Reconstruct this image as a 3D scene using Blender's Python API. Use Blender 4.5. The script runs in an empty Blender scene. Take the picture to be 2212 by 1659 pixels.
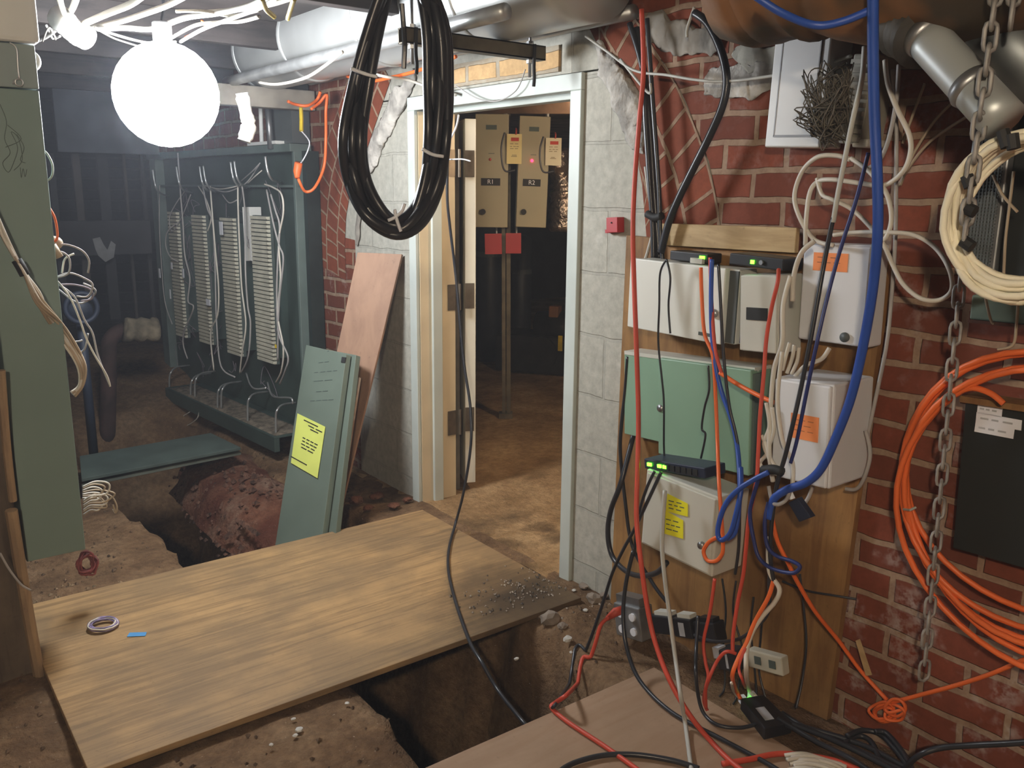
import bpy, bmesh, math, random
from mathutils import Vector as V, Matrix
import mathutils.noise as mn
random.seed(7)
COL = bpy.context.scene.collection
SC = bpy.context.scene
# ------------------------------------------------------------------ camera
FPX, CX, CY = 1880.0, 1106.0, 829.5
EYE = V((0, 0, 1.40))
_p = math.atan((CY - 415) / FPX); _t = math.radians(52.15); _r = math.radians(.6)
FW = V((math.cos(_t) * math.cos(_p), math.sin(_t) * math.cos(_p), -math.sin(_p)))
R0 = V((math.sin(_t), -math.cos(_t), 0)); U0 = R0.cross(FW)
RT = R0 * math.cos(_r) + U0 * math.sin(_r); UP = U0 * math.cos(_r) - R0 * math.sin(_r)
cam = bpy.data.cameras.new('camera'); cam.sensor_width = 36; cam.lens = 36 * FPX / 2212; cam.clip_start = .02
co = bpy.data.objects.new('camera', cam); COL.objects.link(co)
M = Matrix((RT, UP, -FW)).transposed().to_4x4(); M.translation = EYE; co.matrix_world = M
SC.camera = co
W = 2.03          # the long brick wall stands at x = W, y runs along it, z is up

def ray(px, py): return FW + RT * ((px - CX) / FPX) + UP * ((CY - py) / FPX)
def P(px, py, X=None, Y=None, Z=None, D=None, plane=None):
    q = ray(px, py)
    if X is not None: t = (X - EYE.x) / q.x
    elif Y is not None: t = (Y - EYE.y) / q.y
    elif Z is not None: t = (Z - EYE.z) / q.z
    elif plane: t = (plane[0] - EYE).dot(plane[1]) / q.dot(plane[1])
    else: t = D
    return EYE + q * t
def S(a):        # (px, py, where): a number is x, 'z.02' a height, 'y3' , 'd2' a distance
    w = a[2]
    if not isinstance(w, str): return P(a[0], a[1], X=w)
    return P(a[0], a[1], **{w[0].upper(): float(w[1:])})

# ------------------------------------------------------------------ materials
MATS = {}
def nt(name):
    m = bpy.data.materials.new(name); m.use_nodes = True
    n = m.node_tree; n.nodes.clear()
    o = n.nodes.new('ShaderNodeOutputMaterial'); b = n.nodes.new('ShaderNodeBsdfPrincipled')
    n.links.new(b.outputs[0], o.inputs[0])
    return m, n, b
def N(n, t, **k):
    x = n.nodes.new('ShaderNode' + t)
    for a, v in k.items():
        if a in ('i',):
            for kk, vv in v.items(): x.inputs[kk].default_value = vv
        else: setattr(x, a, v)
    return x
def L(n, a, b): n.links.new(a, b)
def rgb(c): return (c[0], c[1], c[2], 1)
def ramp(n, fac, stops):
    r = N(n, 'ValToRGB'); e = r.color_ramp.elements
    while len(e) < len(stops): e.new(.5)
    for i, (p, c) in enumerate(stops): e[i].position = p; e[i].color = rgb(c) if not isinstance(c, (int, float)) else (c, c, c, 1)
    L(n, fac, r.inputs[0]); return r.outputs[0]
def mix(n, fac, a, b, mode='MIX'):
    m = N(n, 'Mix', data_type='RGBA', blend_type=mode)
    for sock, v in ((m.inputs[0], fac), (m.inputs[6], a), (m.inputs[7], b)):
        if isinstance(v, (int, float)): sock.default_value = v
        elif isinstance(v, tuple): sock.default_value = rgb(v)
        else: L(n, v, sock)
    return m.outputs[2]
def noise(n, vec, scale, detail=2.5, rough=.55, dist=0):
    x = N(n, 'TexNoise', i={'Scale': scale, 'Detail': detail, 'Roughness': rough, 'Distortion': dist})
    if vec is not None: L(n, vec, x.inputs['Vector'])
    return x.outputs['Fac']
def objco(n, scale=(1, 1, 1), rot=(0, 0, 0)):
    c = N(n, 'TexCoord'); m = N(n, 'Mapping'); m.inputs['Scale'].default_value = scale; m.inputs['Rotation'].default_value = rot
    L(n, c.outputs['Object'], m.inputs[0]); return m.outputs[0]
def bump(n, b, h, strength=.3, dist=.01):
    x = N(n, 'Bump', i={'Strength': strength, 'Distance': dist}); L(n, h, x.inputs['Height']); L(n, x.outputs[0], b.inputs['Normal'])
def mat(name, col, rough=.6, metal=0, var=.18, scale=9, bmp=0, col2=None, spec=.5, stretch=(1, 1, 1), thr=(.35, .65)):
    if name in MATS: return MATS[name]
    m, n, b = nt(name)
    b.inputs['Roughness'].default_value = rough; b.inputs['Metallic'].default_value = metal
    b.inputs['Specular IOR Level'].default_value = spec
    v = objco(n, stretch); f = noise(n, v, scale)
    c2 = col2 or tuple(c * (1 - var * 2) for c in col)
    L(n, ramp(n, f, [(thr[0], c2), (thr[1], col)]), b.inputs['Base Color'])
    if bmp: bump(n, b, noise(n, v, scale * 3), bmp)
    MATS[name] = m; return m
def emit(name, col, s):
    if name in MATS: return MATS[name]
    m, n, b = nt(name)
    b.inputs['Base Color'].default_value = rgb(col); b.inputs['Emission Color'].default_value = rgb(col); b.inputs['Emission Strength'].default_value = s
    MATS[name] = m; return m

def brick(name, c1, c2, mortar, bw=.205, rh=.077, ms=.0095, uv=False, eff=(.64, .80), effc=(.55, .50, .47), offs=.5, soot=.0, effz=None):
    m, n, b = nt(name); b.inputs['Roughness'].default_value = .82; b.inputs['Specular IOR Level'].default_value = .3
    tc = N(n, 'TexCoord')
    if uv: vec = tc.outputs['UV']
    else:
        s = N(n, 'SeparateXYZ'); L(n, tc.outputs['Object'], s.inputs[0]); cb = N(n, 'CombineXYZ')
        L(n, s.outputs[1], cb.inputs[0]); L(n, s.outputs[2], cb.inputs[1]); vec = cb.outputs[0]
    nz = N(n, 'TexNoise', i={'Scale': 7., 'Detail': 3.}); L(n, tc.outputs['Object'], nz.inputs['Vector'])
    sb = N(n, 'VectorMath', operation='SUBTRACT'); L(n, nz.outputs['Color'], sb.inputs[0]); sb.inputs[1].default_value = (.5, .5, .5)
    sc = N(n, 'VectorMath', operation='SCALE'); L(n, sb.outputs[0], sc.inputs[0]); sc.inputs['Scale'].default_value = .022
    ad = N(n, 'VectorMath', operation='ADD'); L(n, vec, ad.inputs[0]); L(n, sc.outputs[0], ad.inputs[1])
    br = N(n, 'TexBrick', offset=offs, i={'Color1': rgb(c1), 'Color2': rgb(c2), 'Mortar': rgb(mortar), 'Scale': 1., 'Mortar Size': ms, 'Mortar Smooth': .25, 'Bias': 0., 'Brick Width': bw, 'Row Height': rh})
    L(n, ad.outputs[0], br.inputs['Vector'])
    o = tc.outputs['Object']
    f1 = noise(n, o, 30, 3, .7); col = mix(n, ramp(n, f1, [(.3, 0.), (.75, .55)]), br.outputs['Color'], tuple(c * .45 for c in c1))
    f2 = noise(n, o, 5.5, 4, .62); ef = ramp(n, f2, [(eff[0], 0.), (eff[1], .75)])
    f3 = noise(n, o, 45, 2, .7); ef = mix(n, 1., ef, ramp(n, f3, [(.38, 0.), (.6, 1.)]), 'MULTIPLY')
    if effz:
        s2 = N(n, 'SeparateXYZ'); L(n, o, s2.inputs[0]); mr = N(n, 'MapRange', i={1: effz[0], 2: effz[1], 3: 1., 4: .25}); L(n, s2.outputs[2], mr.inputs[0])
        ef = mix(n, 1., ef, mr.outputs[0], 'MULTIPLY')
    col = mix(n, ef, col, effc)
    L(n, col, b.inputs['Base Color'])
    inv = N(n, 'Math', operation='SUBTRACT', i={0: 1.}); L(n, br.outputs['Fac'], inv.inputs[1])
    ad2 = N(n, 'Math', operation='MULTIPLY_ADD', i={1: .35}); L(n, f1, ad2.inputs[0]); L(n, inv.outputs[0], ad2.inputs[2])
    bump(n, b, ad2.outputs[0], .8, .006)
    MATS[name] = m; return m

BRICK = brick('red brick', (.245, .060, .029), (.15, .043, .025), (.36, .255, .175), effz=(.3, 1.5), eff=(.50, .68))
RING = brick('arch brick', (.275, .068, .03), (.18, .048, .026), (.37, .265, .18), bw=.088, rh=.128, ms=.0075, uv=True, eff=(.7, .85))
CMU = brick('painted block', (.49, .475, .41), (.45, .44, .38), (.43, .42, .365), bw=.40, rh=.212, ms=.006, eff=(.6, .8), effc=(.62, .61, .56))
TANB = brick('tan brick', (.62, .40, .19), (.55, .36, .19), (.38, .34, .27), bw=.20, rh=.075, ms=.012, eff=(.62, .8), effc=(.5, .47, .4))
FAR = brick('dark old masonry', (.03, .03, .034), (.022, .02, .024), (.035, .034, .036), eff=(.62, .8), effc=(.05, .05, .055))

def wood(name, base, dark, stretch=(1.5, 14, 14), scale=2.2, rough=.62, blot=.5, spec=.35, blotc=None):
    m, n, b = nt(name); b.inputs['Roughness'].default_value = rough; b.inputs['Specular IOR Level'].default_value = spec
    v = objco(n, stretch); g = noise(n, v, scale, 6, .62, .6)
    col = ramp(n, g, [(.38, dark), (.56, base), (.75, tuple(min(1, c * 1.12) for c in base))])
    o = objco(n); f = noise(n, o, 3.1, 5, .6); f2 = noise(n, o, 60, 3, .7)
    col = mix(n, ramp(n, f, [(.42, blot), (.62, 0.)]), col, blotc or tuple(c * .55 for c in dark))
    col = mix(n, ramp(n, f2, [(.62, 0.), (.75, .35)]), col, tuple(c * .4 for c in dark))
    L(n, col, b.inputs['Base Color']); bump(n, b, g, .12, .004)
    MATS[name] = m; return m
PLY = wood('weathered plywood', (.42, .265, .12), (.27, .17, .08), stretch=(1.2, 20, 10), scale=2.6, blot=.5, blotc=(.16, .115, .07))
PLY2 = wood('dusty plywood', (.40, .275, .185), (.36, .235, .15), stretch=(1.2, 9, 10), blot=.3)
BOARD = wood('stained backing plywood', (.36, .195, .07), (.24, .12, .045), stretch=(10, 12, 1.2), blot=.6)
PINE = wood('rough pine', (.58, .42, .22), (.45, .31, .15), stretch=(10, 1.5, 12), blot=.3)
PINK = wood('pinkish hardboard', (.33, .195, .125), (.27, .155, .10), stretch=(6, 6, 1.), blot=.25, blotc=(.42, .26, .18))
OLDW = wood('old grey timber', (.17, .125, .085), (.09, .065, .045), stretch=(9, 9, 1.3), blot=.5)
SLAT = wood('tan split slat', (.42, .29, .17), (.30, .20, .12), stretch=(9, 9, 1.2), blot=.3)
JOIST = wood('dark ceiling joist', (.055, .045, .042), (.03, .026, .025), stretch=(1.3, 9, 9), blot=.4)

def stain(m, at, rad, col, amt=.9):
    n = m.node_tree; b = next(x for x in n.nodes if x.type == 'BSDF_PRINCIPLED'); src = b.inputs['Base Color'].links[0].from_socket
    o = objco(n); d = N(n, 'VectorMath', operation='DISTANCE'); L(n, o, d.inputs[0]); d.inputs[1].default_value = at
    ad = N(n, 'Math', operation='MULTIPLY_ADD', i={1: .28, 2: -.14}); L(n, noise(n, o, 9, 6, .7), ad.inputs[0])
    su = N(n, 'Math', operation='ADD'); L(n, d.outputs['Value'], su.inputs[0]); L(n, ad.outputs[0], su.inputs[1])
    L(n, mix(n, ramp(n, su.outputs[0], [(0., amt), (rad, amt * .6), (rad * 1.8, 0.)]), src, col), b.inputs['Base Color'])
def dirtmat(name, a, b_, c, sc=1.0):
    m, n, b = nt(name); b.inputs['Roughness'].default_value = .95; b.inputs['Specular IOR Level'].default_value = .15
    o = objco(n); f = noise(n, o, 3.2 * sc, 5, .66); g = noise(n, o, 38 * sc, 3, .7)
    col = ramp(n, f, [(.36, a), (.5, b_), (.66, c)])
    col = mix(n, ramp(n, g, [(.35, .0), (.7, .55)]), col, tuple(x * .55 for x in a))
    k = noise(n, o, 120 * sc, 2, .5); col = mix(n, ramp(n, k, [(.72, 0.), (.76, .6)]), col, (.45, .38, .30))
    L(n, col, b.inputs['Base Color'])
    ad = N(n, 'Math', operation='MULTIPLY_ADD', i={1: .5}); L(n, g, ad.inputs[0]); L(n, f, ad.inputs[2]); bump(n, b, ad.outputs[0], .9, .03)
    MATS[name] = m; return m
DIRT = dirtmat('packed dirt', (.115, .068, .038), (.19, .115, .062), (.27, .175, .10))
SAND = dirtmat('sandy dirt', (.22, .135, .062), (.36, .23, .115), (.47, .32, .17), .8)
for _x, _y, _r in ((1028, 1128, .075), (1110, 1108, .06), (1165, 1130, .045), (1212, 1158, .05), (1090, 1170, .06), (1130, 1215, .05)): _q = P(_x, _y, Z=0); stain(SAND, (_q.x, _q.y, -.015), _r, (.10, .062, .032), .8)
RUBB = dirtmat('crumbling red masonry', (.10, .035, .022), (.17, .075, .045), (.26, .17, .12))
MORTAR = mat('rough lime mortar', (.55, .52, .47), .95, scale=14, var=.25, bmp=.9)
GREYM = mat('grey patch mortar', (.36, .33, .285), .95, scale=9, var=.22, bmp=.8)
FRAMEP = mat('pale grey gloss paint', (.58, .63, .59), .42, scale=5, var=.06)
CREAM = mat('cream paint', (.72, .60, .41), .45, scale=5, var=.07)
IVORY = mat('ivory paint', (.74, .70, .58), .45, scale=5, var=.05)
HINGE = mat('dull bronze steel', (.20, .16, .115), .5, .7, scale=20, var=.15)
GALV = mat('galvanised steel', (.66, .68, .67), .38, .55, scale=4, var=.09)
GALVD = mat('dull zinc', (.42, .43, .44), .42, .85, scale=10, var=.12)
ZINCH = mat('chain zinc', (.42, .40, .38), .6, .35, scale=30, var=.2)
STRUT = mat('olive strut steel', (.17, .145, .10), .5, .5, scale=12, var=.2)
GCAB = mat('grey green enamel', (.195, .27, .245), .48, scale=3, var=.05)
GPAN = mat('sage green enamel', (.15, .19, .155), .5, scale=4, var=.08)
GBOX = mat('green enamel', (.245, .40, .285), .5, scale=4, var=.05)
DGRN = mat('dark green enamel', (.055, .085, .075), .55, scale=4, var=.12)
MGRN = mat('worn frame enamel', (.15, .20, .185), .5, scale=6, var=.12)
WHITE = mat('white plastic', (.74, .76, .80), .45, scale=3, var=.04)
WENAM = mat('white enamel', (.80, .82, .76), .42, scale=3, var=.04)
LGREY = mat('light grey enamel', (.62, .62, .555), .45, scale=3, var=.06)
BEIGE = mat('beige grey enamel', (.40, .36, .25), .5, scale=3, var=.05)
DKGREY = mat('dark grey enamel', (.10, .115, .115), .5, scale=3, var=.1)
BLACKP = mat('black plastic', (.018, .018, .022), .42, scale=6, var=.1)
NAVY = mat('dark navy plastic', (.022, .03, .06), .4, scale=6, var=.1)
SHEATH = mat('black cable jacket', (.03, .032, .04), .33, scale=12, var=.12)
MATTEB = mat('matte black panel', (.012, .015, .014), .6, scale=5, var=.1)
REDC = mat('red cable jacket', (.62, .075, .04), .5, scale=8, var=.08)
ORNC = mat('orange cable jacket', (.85, .16, .03), .48, scale=8, var=.06)
BLUEC = mat('blue cable jacket', (.025, .085, .42), .42, scale=8, var=.08)
DBLUE = mat('dark blue cable jacket', (.022, .035, .17), .45, scale=8, var=.1)
GREYC = mat('grey cable jacket', (.50, .50, .46), .5, scale=8, var=.06)
WCAB = mat('white cable jacket', (.68, .64, .56), .5, scale=8, var=.06)
CCAB = mat('cream cable jacket', (.93, .87, .68), .5, scale=8, var=.05)
TANC = mat('aged tan wire', (.46, .37, .26), .6, scale=8, var=.1)
PALEW = mat('dusty pale wire', (.42, .40, .39), .6, scale=8, var=.1)
PURPW = mat('purple wire', (.30, .24, .42), .6, scale=40, var=.3)
REDW = mat('red wire', (.35, .09, .09), .6, scale=40, var=.3)
ORLBL = mat('orange label paper', (.90, .30, .10), .7, scale=20, var=.05)
YELBL = mat('yellow label paper', (.85, .80, .02), .6, scale=6, var=.04)
YELN = mat('faded yellow notice', (.72, .78, .18), .55, scale=6, var=.05)
INK = mat('black ink', (.02, .02, .02), .7)
INKG = mat('faded ink', (.09, .12, .11), .7)
GINK = mat('pale grey ink', (.55, .57, .62), .7)
PAPER = mat('white paper', (.80, .82, .88), .6, scale=6, var=.02)
TAG = mat('pale yellow card tag', (.80, .68, .33), .6, scale=6, var=.03)
TAGW = mat('cream card tag', (.78, .72, .55), .6, scale=6, var=.03)
REDB = mat('red enamel', (.45, .025, .03), .45, scale=5, var=.06)
REDI = mat('red ink', (.75, .06, .03), .6)
BTAPE = mat('blue masking tape', (.08, .30, .62), .6, scale=10, var=.05)
YTAG = mat('yellow plastic', (.85, .62, .03), .5)
INSUL = mat('rusty brown pipe jacket', (.24, .105, .035), .65, scale=5, var=.35, bmp=.5, col2=(.05, .035, .02), thr=(.42, .62))
FLEXD = mat('dark flexible hose', (.07, .06, .045), .6, scale=8, var=.2, bmp=.3)
GALVP = mat('pale galvanised flue', (.56, .60, .60), .42, .45, scale=5, var=.08)
FOIL = mat('crumpled foil', (.55, .46, .40), .3, .9, scale=14, var=.2, bmp=1.0)
CLIP = mat('ivory terminal clip', (.66, .64, .52), .45, scale=10, var=.1)
GUIDE = mat('bright guide rod', (.60, .62, .62), .35, .7, scale=10, var=.08)
MACH = mat('black machine casting', (.02, .019, .018), .5, scale=8, var=.3, bmp=.3)
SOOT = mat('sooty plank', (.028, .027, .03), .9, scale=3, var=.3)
LAGG = mat('old pipe lagging', (.30, .25, .17), .95, scale=12, var=.3, bmp=.6)
BWHITE = mat('white pvc', (.80, .80, .76), .5, scale=5, var=.04)
CONC = mat('dusty stone', (.36, .29, .23), .95, scale=12, var=.25, bmp=.5)
WCHIP = mat('white paint chip', (.70, .68, .63), .8)
GRED = emit('green indicator light', (.10, 1., .02), 9.)
RLED = emit('red indicator light', (1., .02, .06), 7.)
OFFRED = mat('dull red lens', (.6, .07, .05), .4)
LAMPM = emit('lamp glare white', (.93, .96, 1.), 80.)
BULB2 = emit('warm bulb glass', (1., .83, .62), 1050.)
BULB3 = emit('amber bulb glass', (1., .76, .50), 420.)

# ------------------------------------------------------------------ mesh building
ORG = {}
class Fr:
    """a flat rectangular face in the place: centre o, u along its width, v up it, n out of it"""
    def __init__(s, o, u, v, w=1., h=1.):
        s.o = V(o); s.u = V(u).normalized(); v = V(v); s.v = (v - s.u * v.dot(s.u)).normalized(); s.n = s.u.cross(s.v); s.w = w; s.h = h
    def pt(s, a, b, c=0): return s.o + s.u * a + s.v * b + s.n * c
    def f(s, a, b, c=0): return s.pt((a - .5) * s.w, (b - .5) * s.h, c)     # a, b run 0..1 from the lower corner
def fit(c4, **k):                # corners TL, TR, BR, BL in the photo -> a true rectangle on that plane
    q = [P(x, y, **k) for x, y in c4]
    u = (q[1] - q[0]) + (q[2] - q[3]); v = (q[0] - q[3]) + (q[1] - q[2])
    return Fr((q[0] + q[1] + q[2] + q[3]) / 4, u, v, u.length / 2, v.length / 2)
class MB:
    def __init__(s): s.v = []; s.f = []; s.uv = None
    def add(s, vs, fs):
        b = len(s.v); s.v += [V(x) for x in vs]; s.f += [tuple(i + b for i in f) for f in fs]; return s
    def hexa(s, p): return s.add(p, [(3, 2, 1, 0), (4, 5, 6, 7), (0, 1, 5, 4), (1, 2, 6, 5), (2, 3, 7, 6), (3, 0, 4, 7)])
    def box(s, lo, hi):
        (a, b, c), (d, e, f) = lo, hi
        return s.hexa([(a, b, c), (d, b, c), (d, e, c), (a, e, c), (a, b, f), (d, b, f), (d, e, f), (a, e, f)])
    def fbox(s, fr, a0, a1, b0, b1, c0, c1, frac=True):
        g = fr.f if frac else fr.pt
        return s.hexa([g(a0, b0, c0), g(a1, b0, c0), g(a1, b1, c0), g(a0, b1, c0), g(a0, b0, c1), g(a1, b0, c1), g(a1, b1, c1), g(a0, b1, c1)])
    def tube(s, pts, r, seg=8, closed=False, caps=True):
        pts = [V(p) for p in pts]; n = len(pts)
        rr = r if isinstance(r, (list, tuple)) else [r] * n
        t0 = (pts[1] - pts[0]).normalized(); a = V((0, 0, 1)) if abs(t0.z) < .9 else V((1, 0, 0))
        nn = t0.cross(a).normalized(); b = len(s.v)
        for i in range(n):
            t = (pts[(i + 1) % n] - pts[i - 1]) if (closed or 0 < i < n - 1) else (pts[1] - pts[0] if i == 0 else pts[-1] - pts[-2])
            if t.length < 1e-9: t = t0
            t.normalize(); nn = nn - t * nn.dot(t)
            if nn.length < 1e-6: nn = t.orthogonal()
            nn.normalize(); bb = t.cross(nn)
            for k in range(seg):
                q = 2 * math.pi * k / seg; s.v.append(pts[i] + (nn * math.cos(q) + bb * math.sin(q)) * rr[i])
        for i in range(n if closed else n - 1):
            j = (i + 1) % n
            for k in range(seg):
                l = (k + 1) % seg; s.f.append((b + i * seg + k, b + i * seg + l, b + j * seg + l, b + j * seg + k))
        if caps and not closed:
            s.f.append(tuple(b + k for k in range(seg))[::-1]); s.f.append(tuple(b + (n - 1) * seg + k for k in range(seg)))
        return s
    def cyl(s, p, q, r, seg=16): return s.tube([p, q], r, seg)
    def ball(s, c, r, seg=20, ring=12, sq=(1, 1, 1)):
        c = V(c); b = len(s.v)
        for i in range(1, ring):
            a = math.pi * i / ring
            for k in range(seg):
                q = 2 * math.pi * k / seg; s.v.append(c + V((math.sin(a) * math.cos(q) * r * sq[0], math.sin(a) * math.sin(q) * r * sq[1], math.cos(a) * r * sq[2])))
        s.v += [c + V((0, 0, r * sq[2])), c - V((0, 0, r * sq[2]))]; t = b + (ring - 1) * seg
        for i in range(ring - 2):
            for k in range(seg):
                l = (k + 1) % seg; s.f.append((b + i * seg + k, b + (i + 1) * seg + k, b + (i + 1) * seg + l, b + i * seg + l))
        for k in range(seg):
            l = (k + 1) % seg; s.f.append((t, b + k, b + l)); s.f.append((t + 1, b + (ring - 2) * seg + l, b + (ring - 2) * seg + k))
        return s
    def torus(s, c, u, v, R, r, seg=32, rs=8):
        c, u, v = V(c), V(u), V(v)
        return s.tube([c + u * R * math.cos(2 * math.pi * i / seg) + v * R * math.sin(2 * math.pi * i / seg) for i in range(seg)], r, rs, closed=True)
    def build(s, name, m, parent=None, smooth=False, bevel=0, org=None):
        if parent is not None: o = ORG[parent.name]
        elif org is not None: o = V(org)
        else:
            lo = [min(p[i] for p in s.v) for i in range(3)]; hi = [max(p[i] for p in s.v) for i in range(3)]
            o = V(((lo[0] + hi[0]) / 2, (lo[1] + hi[1]) / 2, lo[2]))
        me = bpy.data.meshes.new(name); me.from_pydata([p - o for p in s.v], [], s.f); me.update()
        bm = bmesh.new(); bm.from_mesh(me); bmesh.ops.recalc_face_normals(bm, faces=bm.faces)
        bm.to_mesh(me); bm.free()
        if s.uv:
            l = me.uv_layers.new(name='UVMap')
            for p in me.polygons:
                for li in p.loop_indices: l.data[li].uv = s.uv[me.loops[li].vertex_index]
        if smooth: me.polygons.foreach_set('use_smooth', [True] * len(me.polygons))
        if m: me.materials.append(m)
        ob = bpy.data.objects.new(name, me); COL.objects.link(ob)
        ORG[ob.name] = o
        if parent is not None: ob.parent = parent
        else: ob.location = o
        if bevel:
            md = ob.modifiers.new('bevel', 'BEVEL'); md.width = bevel; md.segments = 2; md.limit_method = 'ANGLE'
        return ob
def tag(o, label=None, cat=None, group=None, kind=None):
    for k, v in (('label', label), ('category', cat), ('group', group), ('kind', kind)):
        if v: o[k] = v
    return o
def thing(name, at, label, cat, group=None):
    o = bpy.data.objects.new(name, None); COL.objects.link(o); o.location = V(at); o.empty_display_size = .05
    ORG[o.name] = V(at); return tag(o, label, cat, group)
def struct(o): o['kind'] = 'structure'; return o
def spline(pts, k=8, closed=False):
    n = len(pts); out = []
    if n == 2 and not closed: return [pts[0].lerp(pts[1], i / k) for i in range(k + 1)]
    for i in range(n if closed else n - 1):
        if closed: a, b, c, d = pts[i - 1], pts[i], pts[(i + 1) % n], pts[(i + 2) % n]
        else: a, b, c, d = pts[max(i - 1, 0)], pts[i], pts[i + 1], pts[min(i + 2, n - 1)]
        for j in range(k):
            t = j / k; out.append((b * 2 + (c - a) * t + (a * 2 - b * 5 + c * 4 - d) * t * t + (b * 3 - a - c * 3 + d) * t ** 3) * .5)
    if not closed: out.append(pts[-1])
    return out
def cable(name, label, m, r, pts, group=None, cat='cable', k=7, closed=False, seg=7):
    q = [S(a) if not isinstance(a, V) else a for a in pts]
    q = spline(q, k, closed)
    for v in q:
        if v.x < W and v.z < .2: v.z = max(v.z, floor_z(v.x, v.y) + r)
    o = MB().tube(q, r, seg, closed=closed).build(name, m, smooth=True)
    return tag(o, label, cat, group)
def letters(txt, fr, a, b, size, m, parent, out=.0015, name='lettering'):
    c = bpy.data.curves.new(name, 'FONT'); c.body = txt; c.size = size; c.align_x = 'CENTER'; c.align_y = 'CENTER'; c.extrude = .0006
    c.materials.append(m); o = bpy.data.objects.new(name, c); COL.objects.link(o); o.parent = parent
    mm = Matrix((fr.u, fr.v, fr.n)).transposed().to_4x4(); mm.translation = fr.f(a, b, out) - ORG[parent.name]
    o.parent = None; bpy.context.view_layer.update()
    me = bpy.data.meshes.new_from_object(o.evaluated_get(bpy.context.evaluated_depsgraph_get())); me.transform(mm)
    bpy.data.objects.remove(o); me.name = name
    o = bpy.data.objects.new(name, me); COL.objects.link(o); o.parent = parent; ORG[o.name] = ORG[parent.name]
    return o
def scrawl(fr, rows, m, parent, out=.0012, th=.0022, name='lettering'):
    """rows of worn print too faint to read: (a0, a1, b, nwords)"""
    mb = MB(); rnd = random.Random(len(rows) * 7 + int(fr.w * 1000))
    for a0, a1, b, nw in rows:
        x = a0; st = (a1 - a0) / nw
        for i in range(nw):
            w = st * rnd.uniform(.55, .85)
            mb.fbox(fr, x, x + w, b, b + th / fr.h, out * .4, out); x += st
    return mb.build(name, m, parent)

# ------------------------------------------------------------------ the setting
def lerp_tab(t, z):
    if z <= t[0][0]: return t[0][1]
    for (a, b), (c, d) in zip(t, t[1:]):
        if z <= c: return b + (d - b) * (z - a) / (c - a)
    (a, b), (c, d) = t[-2], t[-1]
    return d + (d - b) * (z - c) / (c - a) * .9
def tab(px): return sorted(((q := P(x, y, X=W)).z, q.y) for x, y in px)
RO = tab([(1411, 100), (1446, 152), (1485, 222), (1511, 300), (1533, 348), (1550, 435), (1562, 520)])
RI = tab([(1290, 90), (1340, 180), (1372, 300), (1390, 400), (1400, 520)])
LO = tab([(739, 217), (725, 258), (708, 305), (691, 383), (684, 470), (684, 520)])
LI = tab([(888, 176), (837, 264), (803, 356), (780, 440), (765, 520)])
ZT, ZB, ZS = 2.12, -.75, 1.19
YR0, YL0 = 1.985, 3.87
rows = [ZB + (ZT - ZB) * i / 96 for i in range(97)]
def strip(fa, fb, x, uv=False, mid=3, rows=rows):
    mb = MB(); mb.uv = [] if uv else None; sl = 0; pz = None
    for i, z in enumerate(rows):
        a, b = fa(z), fb(z)
        if pz is not None: sl += math.hypot(z - pz[0], (a + b) / 2 - pz[1])
        pz = (z, (a + b) / 2)
        for k in range(mid + 1):
            y = a + (b - a) * k / mid; mb.v.append(V((x, y, z)))
            if uv: mb.uv.append((sl, abs(b - a) * k / mid))
        if i:
            for k in range(mid):
                q = (i - 1) * (mid + 1) + k; mb.f.append((q, q + 1, q + mid + 2, q + mid + 1))
    return mb
fRO = lambda z: lerp_tab(RO, z) if z > ZS else YR0
fRI = lambda z: lerp_tab(RI, z) if z > ZS else YR0
fLO = lambda z: lerp_tab(LO, z) if z > ZS else YL0
fLI = lambda z: lerp_tab(LI, z) if z > ZS else YL0
struct(strip(lambda z: -1.7, fRO, W - .003).build('wall_right', BRICK, org=(0, 0, 0)))
struct(strip(fLO, lambda z: 7.2, W - .003).build('wall_left', BRICK, org=(0, 0, .03)))
up = [ZS - .05 + (ZT - ZS + .05) * i / 40 for i in range(41)]
def ring(name, T, I, side, wd=.34):
    c = spline([V((0, lerp_tab(T, z), z)) for z in [1.02 + .1 * i for i in range(12)]], 6); mb = MB(); mb.uv = []; sl = 0; a_ = math.radians(11)
    for i, p in enumerate(c):
        t = (c[min(i + 3, len(c) - 1)] - c[max(i - 3, 0)]).normalized(); n = V((0, -side * t.z, side * t.y)); n = V((0, n.y * math.cos(a_), n.z + math.sin(a_))).normalized()
        if i: sl += (p - c[i - 1]).length
        for k in range(4):
            q = p - n * wd * k / 3; yl = lerp_tab(I, q.z); q.y = min(q.y, yl) if side > 0 else max(q.y, yl); mb.v.append(V((W - .006, q.y, min(q.z, 2.11)))); mb.uv.append((sl, (q - p).length))
        if i:
            for k in range(3): q = (i - 1) * 4 + k; mb.f.append((q, q + 1, q + 5, q + 4))
    return struct(mb.build(name, RING, org=(0, 0, 0)))
ring('trim_1', RO, RI, 1); ring('trim_2', LO, LI, -1)
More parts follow.
